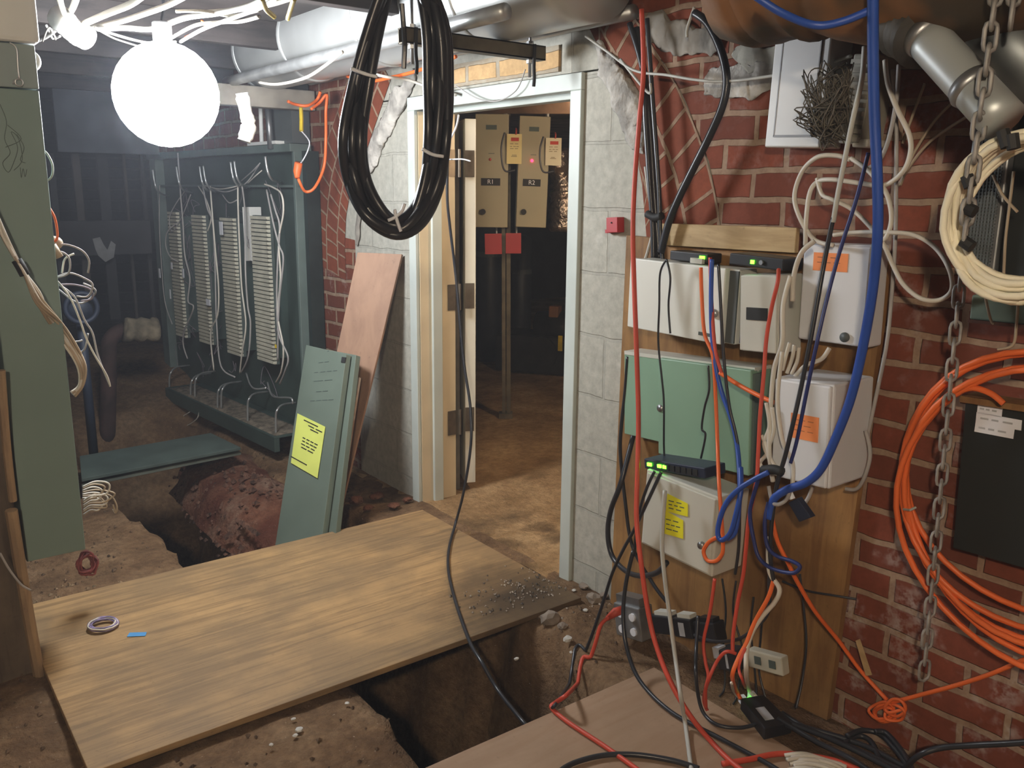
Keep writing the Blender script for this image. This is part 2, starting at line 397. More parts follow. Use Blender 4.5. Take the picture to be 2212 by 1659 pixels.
# block infill round the doorway: a slab .19 thick
DY0, DY1, DZ = 2.236, 3.338, 1.785
mb = MB()
for z0, z1 in zip(rows, rows[1:]):
    ra, rb, la, lb = [f(z) + d for f, z, d in ((fRI, z0, -.3), (fRI, z1, -.3), (fLI, z0, .3), (fLI, z1, .3))]
    segs = [(ra, rb, DY0, DY0), (DY1, DY1, la, lb)] if z0 < DZ else [(ra, rb, la, lb)]
    if z0 < DZ < z1: z1 = DZ
    for a, b, c, d in segs:
        mb.hexa([(W - .002, a, z0), (W + .19, a, z0), (W + .19, c, z0), (W - .002, c, z0), (W - .002, b, z1), (W + .19, b, z1), (W + .19, d, z1), (W - .002, d, z1)])
struct(mb.build('wall_center', CMU, org=(0, .10, .075)))
struct(MB().box((W - .012, 2.36, 1.80), (W + .01, 3.12, 1.885)).build('trim_3', TANB, org=(0, 0, 1.802)))
def lump(name, px, r, m, sq=.35):
    q = spline([P(x, y, X=W - .01) for x, y in px], 22); n = len(q)
    mb = MB().tube(q, [r * (.45 + .55 * min(1, 5 * i / n, 5 * (n - 1 - i) / n)) for i in range(n)], 22)
    for v in mb.v:
        d = V((mn.noise(v * 14), mn.noise(v * 14 + V((7, 0, 0))), mn.noise(v * 14 + V((0, 7, 0))))) * .7 + V((mn.noise(v * 40), mn.noise(v * 40 + V((7, 0, 0))), mn.noise(v * 40 + V((0, 7, 0))))) * .3
        v.x = W - .012 + (v.x - W + .01) * sq; v += V((d.x * .35, d.y, d.z)) * r * .75
    return struct(mb.build(name, m, smooth=True, org=(0, 0, 0)))
lump('trim_4', [(1290, 95), (1318, 150), (1345, 205), (1366, 262), (1375, 325)], .048, MORTAR)
lump('trim_5', [(895, 165), (862, 215), (838, 262), (812, 320), (796, 372)], .045, MORTAR)
lump('trim_6', [(796, 372), (784, 430), (775, 480), (772, 530)], .022, GREYM)
lump('trim_7', [(1395, 40), (1440, 72), (1500, 84), (1560, 90)], .042, GREYM, .22)
lump('trim_10', [(1525, 165), (1570, 178), (1640, 168), (1680, 150)], .04, MORTAR, .10)
lump('trim_11', [(1590, 110), (1640, 130), (1690, 120)], .034, CMU, .10)
# painted steel door frame
F = .055
mb = MB()
for x0, x1, w in ((W - .018, W + .0, F), (W, W + .06, F - .004), (W + .06, W + .11, F + .016), (W + .11, W + .19, F - .004)):
    a, b, c = DY0 - .001, DY1 + .001, DZ + .002
    mb.box((x0, a, -.04), (x1, a + w, c - w)); mb.box((x0, b - w, -.04), (x1, b, c - w)); mb.box((x0, a, c - w), (x1, b, c))
fr_ = struct(mb.build('trim_8', FRAMEP, bevel=.003))
mb = MB().box((W + .002, DY1 - F - .0015, -.03), (W + .188, DY1 - F + .004, DZ - F - .001))
struct(mb.build('trim_9', CREAM))
# the open door leaf beyond, swung right back; only its hinge edge and hinges show
hp = V((2.283, 3.297, 0)); ang = math.radians(66); dl = V((math.cos(ang), math.sin(ang), 0)); dn = V((dl.y, -dl.x, 0))
d = thing('door_1', hp, None, None); d['kind'] = 'structure'
dz0, dz1 = .025, 1.715
def leaf(a0, a1, c0, c1, z0, z1): return [hp + dl * a + dn * c + V((0, 0, z)) for z in (z0, z1) for a, c in ((a0, c0), (a1, c0), (a1, c1), (a0, c1))]
MB().hexa(leaf(0, .80, 0, .05, dz0, dz1)).build('door_leaf', IVORY, d, bevel=.002)
for y in (352, 643, 915):
    a = P(968, y, Y=DY1 - F - .003); zc = a.z
    h = MB()
    h.box((a.x, DY1 - F - .006, zc - .058), (W + .187, DY1 - F - .0015, zc + .058))
    h.hexa(leaf(-.003, .0, .0, .042, zc - .058, zc + .058))
    k = hp + dl * -.012 + dn * .0; h.cyl(V((2.235, DY1 - F - .012, zc - .06)), V((2.235, DY1 - F - .012, zc + .06)), .007, 10)
    h.build('hinge', HINGE, d)

# floor: dirt with the open trench that the plywood bridges

def sst(a, b, x):
    t = max(0, min(1, (x - a) / (b - a))); return t * t * (3 - 2 * t)
def ground(x, y):
    w1 = .05 * mn.noise(V((x * .6, y * 1.6, 3))) + .025 * mn.noise(V((x * 7, y * 7, 4))) + .010 * mn.noise(V((x * 19, y * 19, 6)))
    z = .016 * mn.noise(V((x * 3, y * 3, 0))) + .008 * mn.noise(V((x * 11, y * 11, 5))) - .012
    lx = 1.06 if y < 2.6 else (1.06 - .10 * sst(2.6, 3.4, y))
    d = sst(lx - .05, lx + .05, x + w1) * (1 - sst(1.46, 1.70, x + w1 * 2)) * sst(1.0, 1.2, y) * (1 - sst(4.9, 5.6, y + w1))
    z -= .80 * d + .10 * d * mn.noise(V((x * 5, y * 5, 9)))
    if y > 5.: z += .25 * sst(5.2, 6.6, y)
    z += .025 * sst(1.62, 1.95, x) * sst(1.55, 1.8, y) * (1 - sst(2.05, 2.25, y)) * (.6 + mn.noise(V((x * 9, y * 9, 1))))   # rubble by the wall foot
    z += .05 * math.exp(-((x - .42) ** 2 + (y - 3.08) ** 2) / .035) * (.8 + mn.noise(V((x * 12, y * 12, 8))))            # spoil heap over the sheet's corner
    if 2.08 < y < 3.22 and .3 < x < 1.97: z = min(z, -.004)
    if y < 1.66 and x > .95: z = min(z, -.012)
    z -= .03 * (1 - sst(-.2, .3, x)) 
    return z
def floor_z(x, y):
    z = ground(x, y)
    if .35 < x < 1.95 and 2.10 < y < 3.17: z = .025
    if y < 1.62 and .9 < x < 1.82: z = max(z, .02)
    return z
def heightgrid(name, m, x0, x1, y0, y1, st, fn):
    nx, ny = int((x1 - x0) / st) + 1, int((y1 - y0) / st) + 1; mb = MB()
    for j in range(ny):
        for i in range(nx):
            x, y = x0 + i * st, y0 + j * st; mb.v.append(V((x, y, fn(x, y))))
    for j in range(ny - 1):
        for i in range(nx - 1): q = j * nx + i; mb.f.append((q, q + 1, q + nx + 1, q + nx))
    return mb.build(name, m, smooth=True, org=(0, 0, 0))
struct(heightgrid('floor', DIRT, -1.5, W + .012, -1.0, 7.2, .033, ground))
struct(heightgrid('floor.001', SAND, W - .06, 8.0, .2, 9.0, .09, lambda x, y: -.016 + .012 * mn.noise(V((x * 2, y * 2, 0))) + .01 * mn.noise(V((x * 6, y * 6, 2))) + .03 * sst(3.5, 6, x)))
mb = MB()
def hz(i, j):
    y = 3.32 + 1.75 * i / 26; a = math.pi * (.10 + .86 * j / 14)
    r = .30 * (1 + .13 * mn.noise(V((y * 5, j * .5, 2))) + .05 * mn.noise(V((y * 19, j * 2, 4)))) * (1 - .5 * sst(4.6, 5.0, y)) * (.60 + .40 * sst(3.35, 3.9, y))
    return V((1.50 + .05 * (y - 3.3) - r * math.cos(a), y, -.30 + r * math.sin(a) * .95))
for i in range(27):
    for j in range(15): mb.v.append(hz(i, j))
for i in range(26):
    for j in range(14): q = i * 15 + j; mb.f.append((q, q + 1, q + 16, q + 15))
tag(mb.build('masonry_footing', RUBB, smooth=True, org=(0, 0, 0)), kind='structure')
# far dark end, other side walls, ceilings
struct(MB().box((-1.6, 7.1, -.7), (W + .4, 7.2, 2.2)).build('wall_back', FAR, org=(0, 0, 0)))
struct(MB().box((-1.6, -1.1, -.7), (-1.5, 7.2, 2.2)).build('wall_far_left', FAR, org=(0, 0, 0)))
struct(MB().box((-1.6, -1.1, -.7), (W + .4, -1.0, 2.2)).build('wall_front', mat('dull basement wall', (.16, .13, .11), .9), org=(0, 0, 0)))
struct(MB().box((-1.6, -1.1, 2.10), (W + .4, 7.2, 2.2)).build('ceiling', mat('sooty ceiling boards', (.075, .06, .055), .9, scale=4, var=.3), org=(0, 0, 0)))
struct(MB().box((W + .2, .2, 1.98), (8, 9, 2.08)).build('ceiling.001', mat('brown ceiling boards', (.23, .14, .085), .85, scale=5, var=.3), org=(0, 0, 0)))
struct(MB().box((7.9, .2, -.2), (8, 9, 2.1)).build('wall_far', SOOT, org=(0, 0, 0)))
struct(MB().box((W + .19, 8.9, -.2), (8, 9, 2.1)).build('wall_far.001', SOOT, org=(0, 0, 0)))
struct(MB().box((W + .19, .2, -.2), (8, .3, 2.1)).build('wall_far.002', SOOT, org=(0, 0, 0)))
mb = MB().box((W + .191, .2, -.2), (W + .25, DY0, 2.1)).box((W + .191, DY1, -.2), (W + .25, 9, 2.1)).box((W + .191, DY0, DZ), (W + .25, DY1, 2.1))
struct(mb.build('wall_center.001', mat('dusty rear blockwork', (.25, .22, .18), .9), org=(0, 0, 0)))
for i, y in enumerate((2.05, 2.75, 3.75, 4.5, 5.3, 6.1)):
    struct(MB().box((-1.5, y, 1.99), (W - .02, y + .055, 2.10)).build('trim_%d' % (20 + i), JOIST, bevel=.003))

# ------------------------------------------------------------------ lights
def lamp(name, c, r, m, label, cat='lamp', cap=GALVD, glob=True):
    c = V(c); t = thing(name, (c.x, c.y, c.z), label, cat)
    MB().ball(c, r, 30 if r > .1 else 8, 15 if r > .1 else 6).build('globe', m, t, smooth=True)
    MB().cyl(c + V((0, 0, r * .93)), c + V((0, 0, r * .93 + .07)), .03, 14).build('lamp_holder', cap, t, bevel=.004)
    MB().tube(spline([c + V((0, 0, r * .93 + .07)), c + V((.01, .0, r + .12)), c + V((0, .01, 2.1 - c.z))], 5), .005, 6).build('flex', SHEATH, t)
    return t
lamp('glare_globe_lamp', P(360, 205, Y=3.05), .165, LAMPM, 'white lamp with its glare shaped as a big globe, hanging over the plywood sheet', 'lamp')  # globe enlarged to the disc of the lamp's lens glare
lamp('bare_bulb', (-.55, -.45, 1.86), .055, BULB2, 'warm bare bulb hanging behind the photographer', 'lamp')
lamp('bare_bulb', (3.0, 2.45, 1.72), .05, BULB3, 'amber bare bulb lighting the room beyond the doorway', 'lamp')
wd = bpy.data.worlds.new('world'); SC.world = wd; wd.use_nodes = True
wd.node_tree.nodes['Background'].inputs[0].default_value = (.6, .65, .75, 1); wd.node_tree.nodes['Background'].inputs[1].default_value = .0
SC.view_settings.view_transform = 'Standard'; SC.view_settings.look = 'None'; SC.view_settings.gamma = 1; SC.view_settings.exposure = .2
SC.view_settings.use_curve_mapping = False
# ------------------------------------------------------------------ plywood sheets on the floor
a, b, c_ = P(1255, 1288, Z=.025), P(893, 1104, Z=.025), P(97, 1450, Z=.025)
ux = (V((a.x, 0, 0)) - V((c_.x, 0, 0))).normalized()
x0 = P(215, 1657, Z=.025).x - .02; yv = (b.y - a.y)
bot = Fr(((x0 + a.x) / 2, (a.y + b.y) / 2, .025), (1, (a.y - P(215, 1657, Z=.025).y) / (a.x - x0), 0), (-.03, 1, 0), a.x - x0, yv)
o = MB().fbox(bot, 0, 1, 0, 1, -.019, 0).build('plywood_sheet', PLY, bevel=.002)
stain(PLY, (.62, -.42, .02), .21, (.055, .036, .022), 1.); tag(o, 'large tan plywood sheet bridging the trench in front of the doorway', 'plywood')
a, b, c_ = P(1413, 1441, Z=.02), P(916, 1659, Z=.02), P(1600, 1521, Z=.02)
f2 = Fr((0, 0, 0), a - b, a - c_)
o = MB().fbox(Fr(a, f2.u, f2.v), -1.30, 0, -1.5, 0, -.018, 0, False).build('plywood_sheet', PLY2, bevel=.002)
tag(o, 'dusty pinkish plywood sheet under the power brick with cables across it', 'plywood')
# ------------------------------------------------------------------ tall green cabinet hung on the timber post
cy = 2.70
bl, br, tr = P(58, 1213, Y=cy), P(187, 1188, Y=cy), P(65, 95, Y=cy)
xr = (br.x + tr.x) / 2 + .004; xl = bl.x; zb = (bl.z + br.z) / 2; zs = P(30, 190, Y=cy).z
t = thing('wiring_cabinet', ((xl + xr) / 2, cy, zb), 'tall narrow grey green metal wiring cabinet with pen scribbles', 'cabinet')
gc = MB().box((xl, cy, zb), (xr, cy + .16, zs - .002)).build('cabinet_body', GCAB, t, bevel=.003)
MB().box((xl - .006, cy - .004, zs + .001), (xr, cy + .16, 1.765)).build('upper_cover', mat('pale grey green enamel', (.27, .33, .32), .48, scale=3, var=.05), t, bevel=.003)
cf = Fr(((xl + xr) / 2, cy, zb + .7), (1, 0, 0), (0, 0, 1), xr - xl, 1.4)
rnd = random.Random(5); q = []
mb = MB()
for px in ([(0, 225), (14, 262), (10, 300), (22, 330), (6, 352), (18, 372), (30, 350), (38, 318), (24, 285), (40, 300), (48, 345), (30, 368)], [(36, 290), (52, 318), (44, 345), (55, 352)], [(44, 362), (46, 384), (50, 364), (54, 382), (58, 366)], [(16, 270), (46, 300), (12, 318)]):
    mb.tube(spline([P(x, y, Y=cy - .0006) for x, y in px], 5), .0009, 5)
mb.build('pen_scribble', INKG, t)
MB().tube(spline([P(x, y, Y=cy - .012) for x, y in ((20, 92), (35, 104), (38, 140), (41, 170))], 5), .0022, 6).torus(P(41, 178, Y=cy - .012), V((1, 0, 0)), V((0, 0, 1)), .009, .0022, 14, 6).tube([P(28, 182, Y=cy - .01), P(31, 172, Y=cy - .01)], .0022, 6).build('wire_hook', GUIDE, t, smooth=True)
MB().box((xl + .0, cy - .02, 1.768), (xr + .012, cy + .17, 1.99)).build('overexposed_cap', BWHITE, t, bevel=.012)  # its white imitates overexposed lamplight at the cabinet top
o = MB().box((xl - .16, cy + .02, -.10), (xl - .012, cy + .13, 2.0)).build('timber_post', OLDW, bevel=.006); tag(o, 'rough dark timber post behind the tall green cabinet', 'post')
def slat(name, px, w, label, y=cy - .06):
    q = [P(x, yy, Y=y + .02 * i) for i, (x, yy) in enumerate(px)]
    mb = MB().tube(spline(q, 6), [w] * ((len(q) - 1) * 6 + 1), 8)
    return tag(mb.build(name, SLAT), label, 'stake')
slat('wooden_stake', [(2, 800), (14, 960), (28, 1082)], .011, 'upper tan wooden slat beside the tall green cabinet')
slat('wooden_stake', [(24, 1102), (46, 1240), (70, 1380), (88, 1475)], .016, 'lower tan wooden slat standing on dirt by the plywood corner')
# ------------------------------------------------------------------ terminal frame
s0 = P(652, 745, Y=4.25); an = math.radians(3.9); fa = V((math.sin(an), -math.cos(an), 0)); fz = V((0, 0, 1)); fnn = fa.cross(fz)   # u runs towards the viewer's side
FP = (s0, fnn)
def fp(px, py, off=0): return P(px, py, plane=(s0 + fnn * off, fnn))
def fc(p): return (p - s0).dot(fa), p.z           # frame coordinates
zt = fc(fp(622, 326))[1]; zb_ = fc(fp(655, 930))[1]; ul = fc(fp(338, 560))[0]
t = thing('terminal_frame', (s0.x + fa.x * ul / 2, s0.y + fa.y * ul / 2, zb_), 'grey green steel telephone terminal frame with four ivory block columns', 'terminal frame')
G = Fr(V((s0.x, s0.y, 0)), fa, fz)
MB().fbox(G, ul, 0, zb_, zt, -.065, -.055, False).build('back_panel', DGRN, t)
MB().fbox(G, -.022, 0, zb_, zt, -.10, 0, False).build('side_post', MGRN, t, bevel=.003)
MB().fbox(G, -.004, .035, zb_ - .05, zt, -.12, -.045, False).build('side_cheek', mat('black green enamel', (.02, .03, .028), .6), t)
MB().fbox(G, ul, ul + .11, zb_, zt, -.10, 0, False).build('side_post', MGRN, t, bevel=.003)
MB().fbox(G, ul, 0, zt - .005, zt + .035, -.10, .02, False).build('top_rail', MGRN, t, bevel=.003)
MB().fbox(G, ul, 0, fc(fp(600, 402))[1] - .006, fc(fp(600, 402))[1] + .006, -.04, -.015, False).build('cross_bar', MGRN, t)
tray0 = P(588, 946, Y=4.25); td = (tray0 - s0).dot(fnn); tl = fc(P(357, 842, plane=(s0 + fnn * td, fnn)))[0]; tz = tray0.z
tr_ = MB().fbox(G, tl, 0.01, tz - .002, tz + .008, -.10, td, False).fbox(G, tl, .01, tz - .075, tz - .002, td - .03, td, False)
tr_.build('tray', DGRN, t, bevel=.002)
dm = MB(); rnd = random.Random(3)
for i in range(14):
    for j in range(60):
        dm.v.append(G.pt(tl + .05 + (-.06 - tl) * j / 59, tz + .0085 + (0 if i in (0, 13) or j in (0, 59) else rnd.uniform(.001, .011)), .0 + (td - .015) * i / 13))
for i in range(13):
    for j in range(59): q = i * 60 + j; dm.f.append((q, q + 1, q + 61, q + 60))
tag(dm.build('debris', mat('dusty debris', (.23, .19, .14), .95, scale=25, var=.3), t, smooth=True), kind='stuff')
MB().fbox(G, -.10, .02, -.35, tz - .08, -.09, -.02, False).build('support_leg', DGRN, t)
MB().fbox(G, tl * .6, tl * .6 + .06, -.35, tz - .08, -.09, -.02, False).build('support_leg', DGRN, t)
cols = [((545, 582), 466, (588.5 - 37, 588.5), 781), ((477, 507), 470, (489, 519), 766), ((411, 442), 464, (433, 454), 742), ((366, 386), 457, (376, 397), 726)]
blocks = []
for (xa, xb), ya, (xc, xd), yb in cols:
    off = .05
    A, B, C2, D2 = [fc(fp(x, y, off)) for x, y in ((xa, ya), (xb, ya), (xd, yb), (xc, yb))]
    u0 = (A[0] + D2[0]) / 2; u1 = (B[0] + C2[0]) / 2; z1, z0 = (A[1] + B[1]) / 2, (C2[1] + D2[1]) / 2
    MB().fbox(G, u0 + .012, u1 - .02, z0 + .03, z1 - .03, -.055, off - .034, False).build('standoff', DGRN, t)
    body = MB().fbox(G, u0 + .002, u1 - .006, z0, z1, off - .034, off - .014, False).build('terminal_strip', INKG, t)
    n = 36; m2 = MB()
    for i in range(n):
        z = z0 + (z1 - z0) * (i + .5) / n; h = (z1 - z0) / n
        m2.fbox(G, u0 - .002, u1 - .004, z - h * .38, z + h * .34, off - .016, off, False).fbox(G, u1 - .015, u1 - .001, z - h * .2, z + h * .3, off - .014, off + .008, False)
    m2.build('clip_rows', CLIP, body)
    blocks.append((u0, u1, z0, z1))
for (xa, ya, xb, yb) in ((523, 447, 531, 564), (534, 447, 545, 564)):
    A = fc(fp(xa, ya, .04)); B = fc(fp(xb, yb, .04))
    MB().fbox(G, A[0], B[0] - .004, B[1], A[1], -.03, .04, False).build('blank_strip', BWHITE, t, bevel=.002)
def guide(px, off=.075, r=.006):
    q = [fp(x, y, o_) for x, y, o_ in px]; MB().tube(spline(q, 5), r, 7).build('guide_hook', GUIDE, t, smooth=True)
for x, y, dx in ((330, 367, 1), (381, 360, 1), (431, 359, 1), (439, 358, 1), (498, 350, 1), (506, 348, 1), (573, 338, 1)):
    guide([(x, y, .16), (x + 3, y + 22, .16), (x + 8, y + 40, .15), (x + 18, y + 52, .09), (x + 34, y + 56, -.03)])
for x, y, h in ((366, 795, 42), (412, 812, 46), (421, 808, 50), (470, 832, 52), (478, 830, 52), (535, 852, 60), (596, 876, 62)):
    guide([(x, y + h, .15), (x, y + 22, .15), (x + 4, y + 8, .14), (x + 16, y - 2, .08), (x + 44, y - 6, -.03)])
guide([(532, 806, .05), (540, 830, .08), (552, 840, .09), (575, 838, .06)], r=.005); guide([(578, 826, .03), (585, 850, .07), (596, 858, .09), (628, 860, .1), (632, 872, .1)], r=.005)
for k, (x, y, w, h) in enumerate(((478, 493, 18, 32), (345, 590, 11, 26), (396, 590, 11, 24), (450, 653, 24, 16), (371, 574, 9, 18), (368, 635, 7, 26), (596, 748, 7, 8))):
    fr = Fr(fp(x, y, .085), fa, fz, w / 430, h / 430)
    o = MB().fbox(fr, -.0, 1, 0, 1, 0, .003).build('paper_tag', PAPER if k < 6 else YTAG, t)
    fr2 = o
# equipment above the frame: dark conduit box with a white pipe
t2 = thing('conduit_riser', fp(595, 322, -.02), 'dark riser box with a white pipe standing on the terminal frame', 'conduit')
A, B = fc(fp(566, 318)), fc(fp(622, 215)); MB().fbox(G, A[0] + .02, B[0] - .01, zt + .04, 1.97, -.12, -.02, False).build('riser_box', DKGREY, t2)
MB().tube([fp(566, 322, 0), fp(562, 215, 0)], .011, 10).build('white_pipe', BWHITE, t2, smooth=True)
MB().tube([fp(585, 322, .03), fp(578, 225, .03)], .016, 10).build('grey_pipe', GALVD, t2, smooth=True)
MB().fbox(G, fc(fp(546, 322))[0], fc(fp(607, 322))[0], zt + .036, zt + .052, -.04, .03, False).build('white_flange', BWHITE, t2)
# wires in front of the frame
wr = [[(571, 398, .08), (590, 405, .1), (608, 420, .12), (612, 460, .12), (602, 520, .12), (606, 600, .12), (600, 680, .12), (612, 750, .12), (608, 800, .11), (596, 826, .08)],
      [(585, 420, .1), (595, 455, .12), (604, 490, .12), (600, 560, .12), (598, 640, .12), (602, 720, .12), (622, 770, .12), (616, 800, .12), (604, 830, .1)],
      [(576, 410, .08), (590, 480, .11), (603, 530, .12), (612, 560, .12), (604, 640, .12), (601, 700, .12), (600, 780, .1)],
      [(514, 398, .08), (514, 440, .1), (517, 520, .1), (522, 620, .1), (531, 700, .1), (523, 760, .1), (518, 806, .08)],
      [(523, 402, .08), (529, 460, .06), (530, 580, .1), (535, 660, .1), (541, 700, .1), (536, 770, .1), (520, 806, .08)],
      [(438, 402, .08), (448, 450, .1), (459, 480, .1), (464, 560, .1), (466, 640, .1), (468, 700, .1), (477, 790, .1), (508, 815, .07)],
      [(454, 402, .08), (460, 480, .1), (465, 540, .1), (472, 620, .1), (470, 680, .1), (455, 720, .09), (462, 800, .08)],
      [(384, 330, .1), (390, 420, .11), (395, 480, .11), (399, 550, .11), (410, 600, .11), (406, 650, .11), (418, 665, .1), (398, 715, .09), (396, 745, .08), (405, 775, .06)],
      [(385, 480, .05), (362, 500, .09), (358, 530, .09), (368, 555, .09), (385, 565, .06)],
      [(428, 402, .06), (445, 430, .08), (456, 470, .09), (448, 500, .09)],
      [(400, 412, .03), (380, 440, .06), (366, 470, .07), (372, 500, .06), (392, 470, .05), (412, 420, .03)],
      [(345, 400, .03), (344, 480, .05), (348, 560, .05), (356, 650, .06), (372, 700, .06)],
      [(440, 400, .04), (470, 408, .07), (495, 406, .07), (520, 400, .03)], [(450, 402, .04), (480, 414, .07), (505, 410, .06), (535, 392, .03), (560, 355, .0)],
      [(520, 392, .02), (545, 370, .04), (562, 352, .03)], [(535, 396, .02), (552, 380, .04), (566, 368, .02)], [(480, 420, .04), (495, 438, .07), (512, 432, .06)],
      [(354, 842, .15), (352, 852, .17), (366, 880, .18), (370, 910, .18), (376, 940, .19)], [(432, 880, .18), (425, 905, .19), (400, 920, .19), (390, 905, .19), (410, 890, .18)]]
for k, px in enumerate(wr):
    q = [fp(x, y, o_) for x, y, o_ in px]
    o = MB().tube(spline(q, 6), .0048 if k < 8 else .0034, 6).build('jumper_wire', PALEW if k % 3 else WCAB, smooth=True)
    tag(o, 'dusty pale jumper wire draped across the terminal frame', 'wire', 'jumper wires on the terminal frame')
mb = MB(); rnd = random.Random(12)
for i in range(46):
    b_ = blocks[rnd.randrange(4)]; u = (b_[0] if rnd.random() < .6 else b_[1]) + rnd.uniform(-.05, .05); z = rnd.uniform(b_[2] - .18, b_[3] + .1)
    q = [G.pt(u + rnd.uniform(-.05, .05), z + rnd.uniform(-.11, .11), rnd.uniform(-.03, .05)) for _ in range(5)]
    mb.tube(spline(q, 5), .0016, 4)
tag(mb.build('wire_tangle', mat('mauve grey hair wire', (.26, .22, .25), .7), smooth=True), 'fine tangle of thin wires among the terminal block columns', 'wire', kind='stuff')
# ------------------------------------------------------------------ leaning covers and board
gh = V((-math.cos(math.radians(98.5)), -math.sin(math.radians(98.5)), 0)); gb = V((0, 0, 1)).cross(gh)
if gb.x < 0: gb = -gb
BLp = P(596, 1170, Z=-.085); top_off = .30
lean = (V((0, 0, .72)) + gb * top_off).normalized(); gn = gh.cross(lean)
pl = (BLp, gn)
TL, TR_, BR, BL = [P(x, y, plane=pl) for x, y in ((661, 745), (748, 765), (697, 1149), (595, 1173))]
gv = (TL - BL).normalized(); gu = (TR_ - TL)
def leanpanel(name, m, a, b_, c, d_, th, ext, par=None, label=None, flange=.0, cat='panel', bev=.002):
    """a..d: top-left, top-right, bottom-right, bottom-left; grows th towards the wall and ext below"""
    n = (b_ - a).cross(a - d_).normalized(); dn_ = -n
    d2 = d_ + (d_ - a).normalized() * ext; c2 = c + (c - b_).normalized() * ext
    return MB().hexa([d2, c2, c2 + dn_ * th, d2 + dn_ * th, a, b_, b_ + dn_ * th, a + dn_ * th]).build(name, m, par, bevel=bev)
t = thing('trunking_cover', BLp, 'sage green metal trunking cover with a yellow notice leaning by the doorway', 'panel')
leanpanel('cover_plate', GPAN, TL, TR_, BR, BL, .028, .12, t)
gf = Fr((TL + TR_ + BR + BL) / 4, (TR_ - TL) + (BR - BL), TL - BL, ((TR_ - TL).length + (BR - BL).length) / 2, (TL - BL).length)
nq = [P(x, y, plane=(BLp + gn * .004, gn)) for x, y in ((643, 893), (703, 922), (686, 1033), (629, 1000))]
nf = Fr(sum(nq, V((0, 0, 0))) / 4, nq[1] - nq[0], nq[0] - nq[3], (nq[1] - nq[0]).length, (nq[0] - nq[3]).length)
ny = MB().hexa([q + gn * k for k in (0, .0015) for q in (nq[3], nq[2], nq[1], nq[0])]).build('yellow_notice', YELN, t)
scrawl(nf, [(.12, .9, .90, 1), (.32, .85, .84, 2), (.42, .8, .79, 1), (.28, .84, .58, 4), (.3, .84, .52, 4), (.3, .82, .46, 3), (.34, .8, .40, 2), (.12, .9, .14, 1)], INK, ny, .003, .004)
scrawl(gf, [(.5, .56, .95, 1), (.34, .62, .895, 2), (.28, .85, .845, 4), (.3, .8, .80, 2), (.4, .7, .745, 2), (.3, .84, .70, 4)], INKG, t, .0012, .003)
MB().hexa([P(x, y, plane=(BLp + gn * .001, gn)) + gn * k for k in (-.004, .002) for x, y in ((737, 783), (745, 784), (747, 772), (739, 771))]).build('dark_notch', INK, t)
# the second cover behind it
s_ = gn * -.034
q4 = [P(x, y, plane=(BLp + s_, gn)) for x, y in ((690, 752), (769, 767), (727, 1134), (640, 1160))]
o = leanpanel('trunking_cover', GPAN, *q4, .026, .12, label=1); tag(o, 'sage green trunking cover behind the one with the yellow notice', 'panel')
# thin pale offcut between cover and board
q4 = [P(x, y, plane=(BLp - gn * .075, gn)) for x, y in ((764, 815), (776, 815), (742, 1040), (736, 1040))]
o = leanpanel('pale_batten', mat('flaking white paint', (.62, .56, .50), .8, scale=10, var=.25, col2=(.25, .15, .1)), *q4, .012, .3); tag(o, 'narrow flaking white batten wedged behind the leaning green covers', 'batten')
# pink board
TRb = P(868, 549, X=W - .022); BRb = P(727, 1139, Z=-.05)
bh = (RT + V((0, 0, -RT.z))).normalized(); bh = (bh + V((.0, -.55, 0))).normalized()
bn = bh.cross(TRb - BRb).normalized(); pl = (TRb, bn)
a, b_, c_, d_ = [P(x, y, plane=pl) for x, y in ((772, 545), (868, 549), (727, 1139), (648, 1139))]
o = leanpanel('leaning_board', PINK, a, b_, c_, d_, .016, .25); tag(o, 'long pinkish brown board leaning against the wall left of the doorway', 'board')
for x, y in ((700, 800), (750, 800), (690, 900), (640,1000)): print('PANEL', (P(x, y, plane=(BLp, gn)) - EYE).length, (P(x, y, plane=pl) - EYE).length, P(x, y, plane=(BLp, gn)))
# green planks bridging the trench at the back
for k, (px, z, lb, m) in enumerate(([((172, 985), (455, 935), (520, 966), (176, 1034)), .10, 'dark green plank bridging the trench, upper of two', DGRN2 if 'DGRN2' in globals() else mat('dusty green painted plank', (.075, .105, .092), .75, scale=6, var=.15)], [((200, 1010), (455, 950), (521, 976), (176, 1046)), .07, 'grey green plank bridging the trench, under another plank', mat('pale edged green plank', (.13, .15, .12), .8, scale=6, var=.15)])):
    q = [P(x, y, Z=z) for x, y in px]
    o = MB().hexa([v + V((0, 0, dz)) for dz in (-.016, 0) for v in (q[3], q[2], q[1], q[0])]).build('green_plank', m, bevel=.002); tag(o, lb, 'plank')
# ------------------------------------------------------------------ things in the dark behind
def darkbox(px0, px1, Y, dep, name, m, label, cat, bev=.004):
    a, b_ = P(*px0, Y=Y), P(*px1, Y=Y)
    return tag(MB().box((a.x, Y, b_.z), (b_.x, Y + dep, a.z)).build(name, m, bevel=bev), label, cat)
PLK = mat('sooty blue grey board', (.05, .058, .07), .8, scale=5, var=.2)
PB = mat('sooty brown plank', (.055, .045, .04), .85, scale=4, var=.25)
darkbox((112, 190), (345, 335), 5.6, .04, 'header_board', PLK, 'wide grey board high up in the dark back corner', 'board')
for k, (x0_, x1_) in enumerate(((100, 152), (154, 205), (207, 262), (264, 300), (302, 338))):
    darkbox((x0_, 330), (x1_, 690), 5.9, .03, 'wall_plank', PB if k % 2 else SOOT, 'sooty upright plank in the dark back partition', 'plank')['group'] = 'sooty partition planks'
darkbox((98, 478), (330, 548), 5.75, .05, 'cross_beam', SOOT, 'sooty cross beam nailed over the back planks', 'beam')
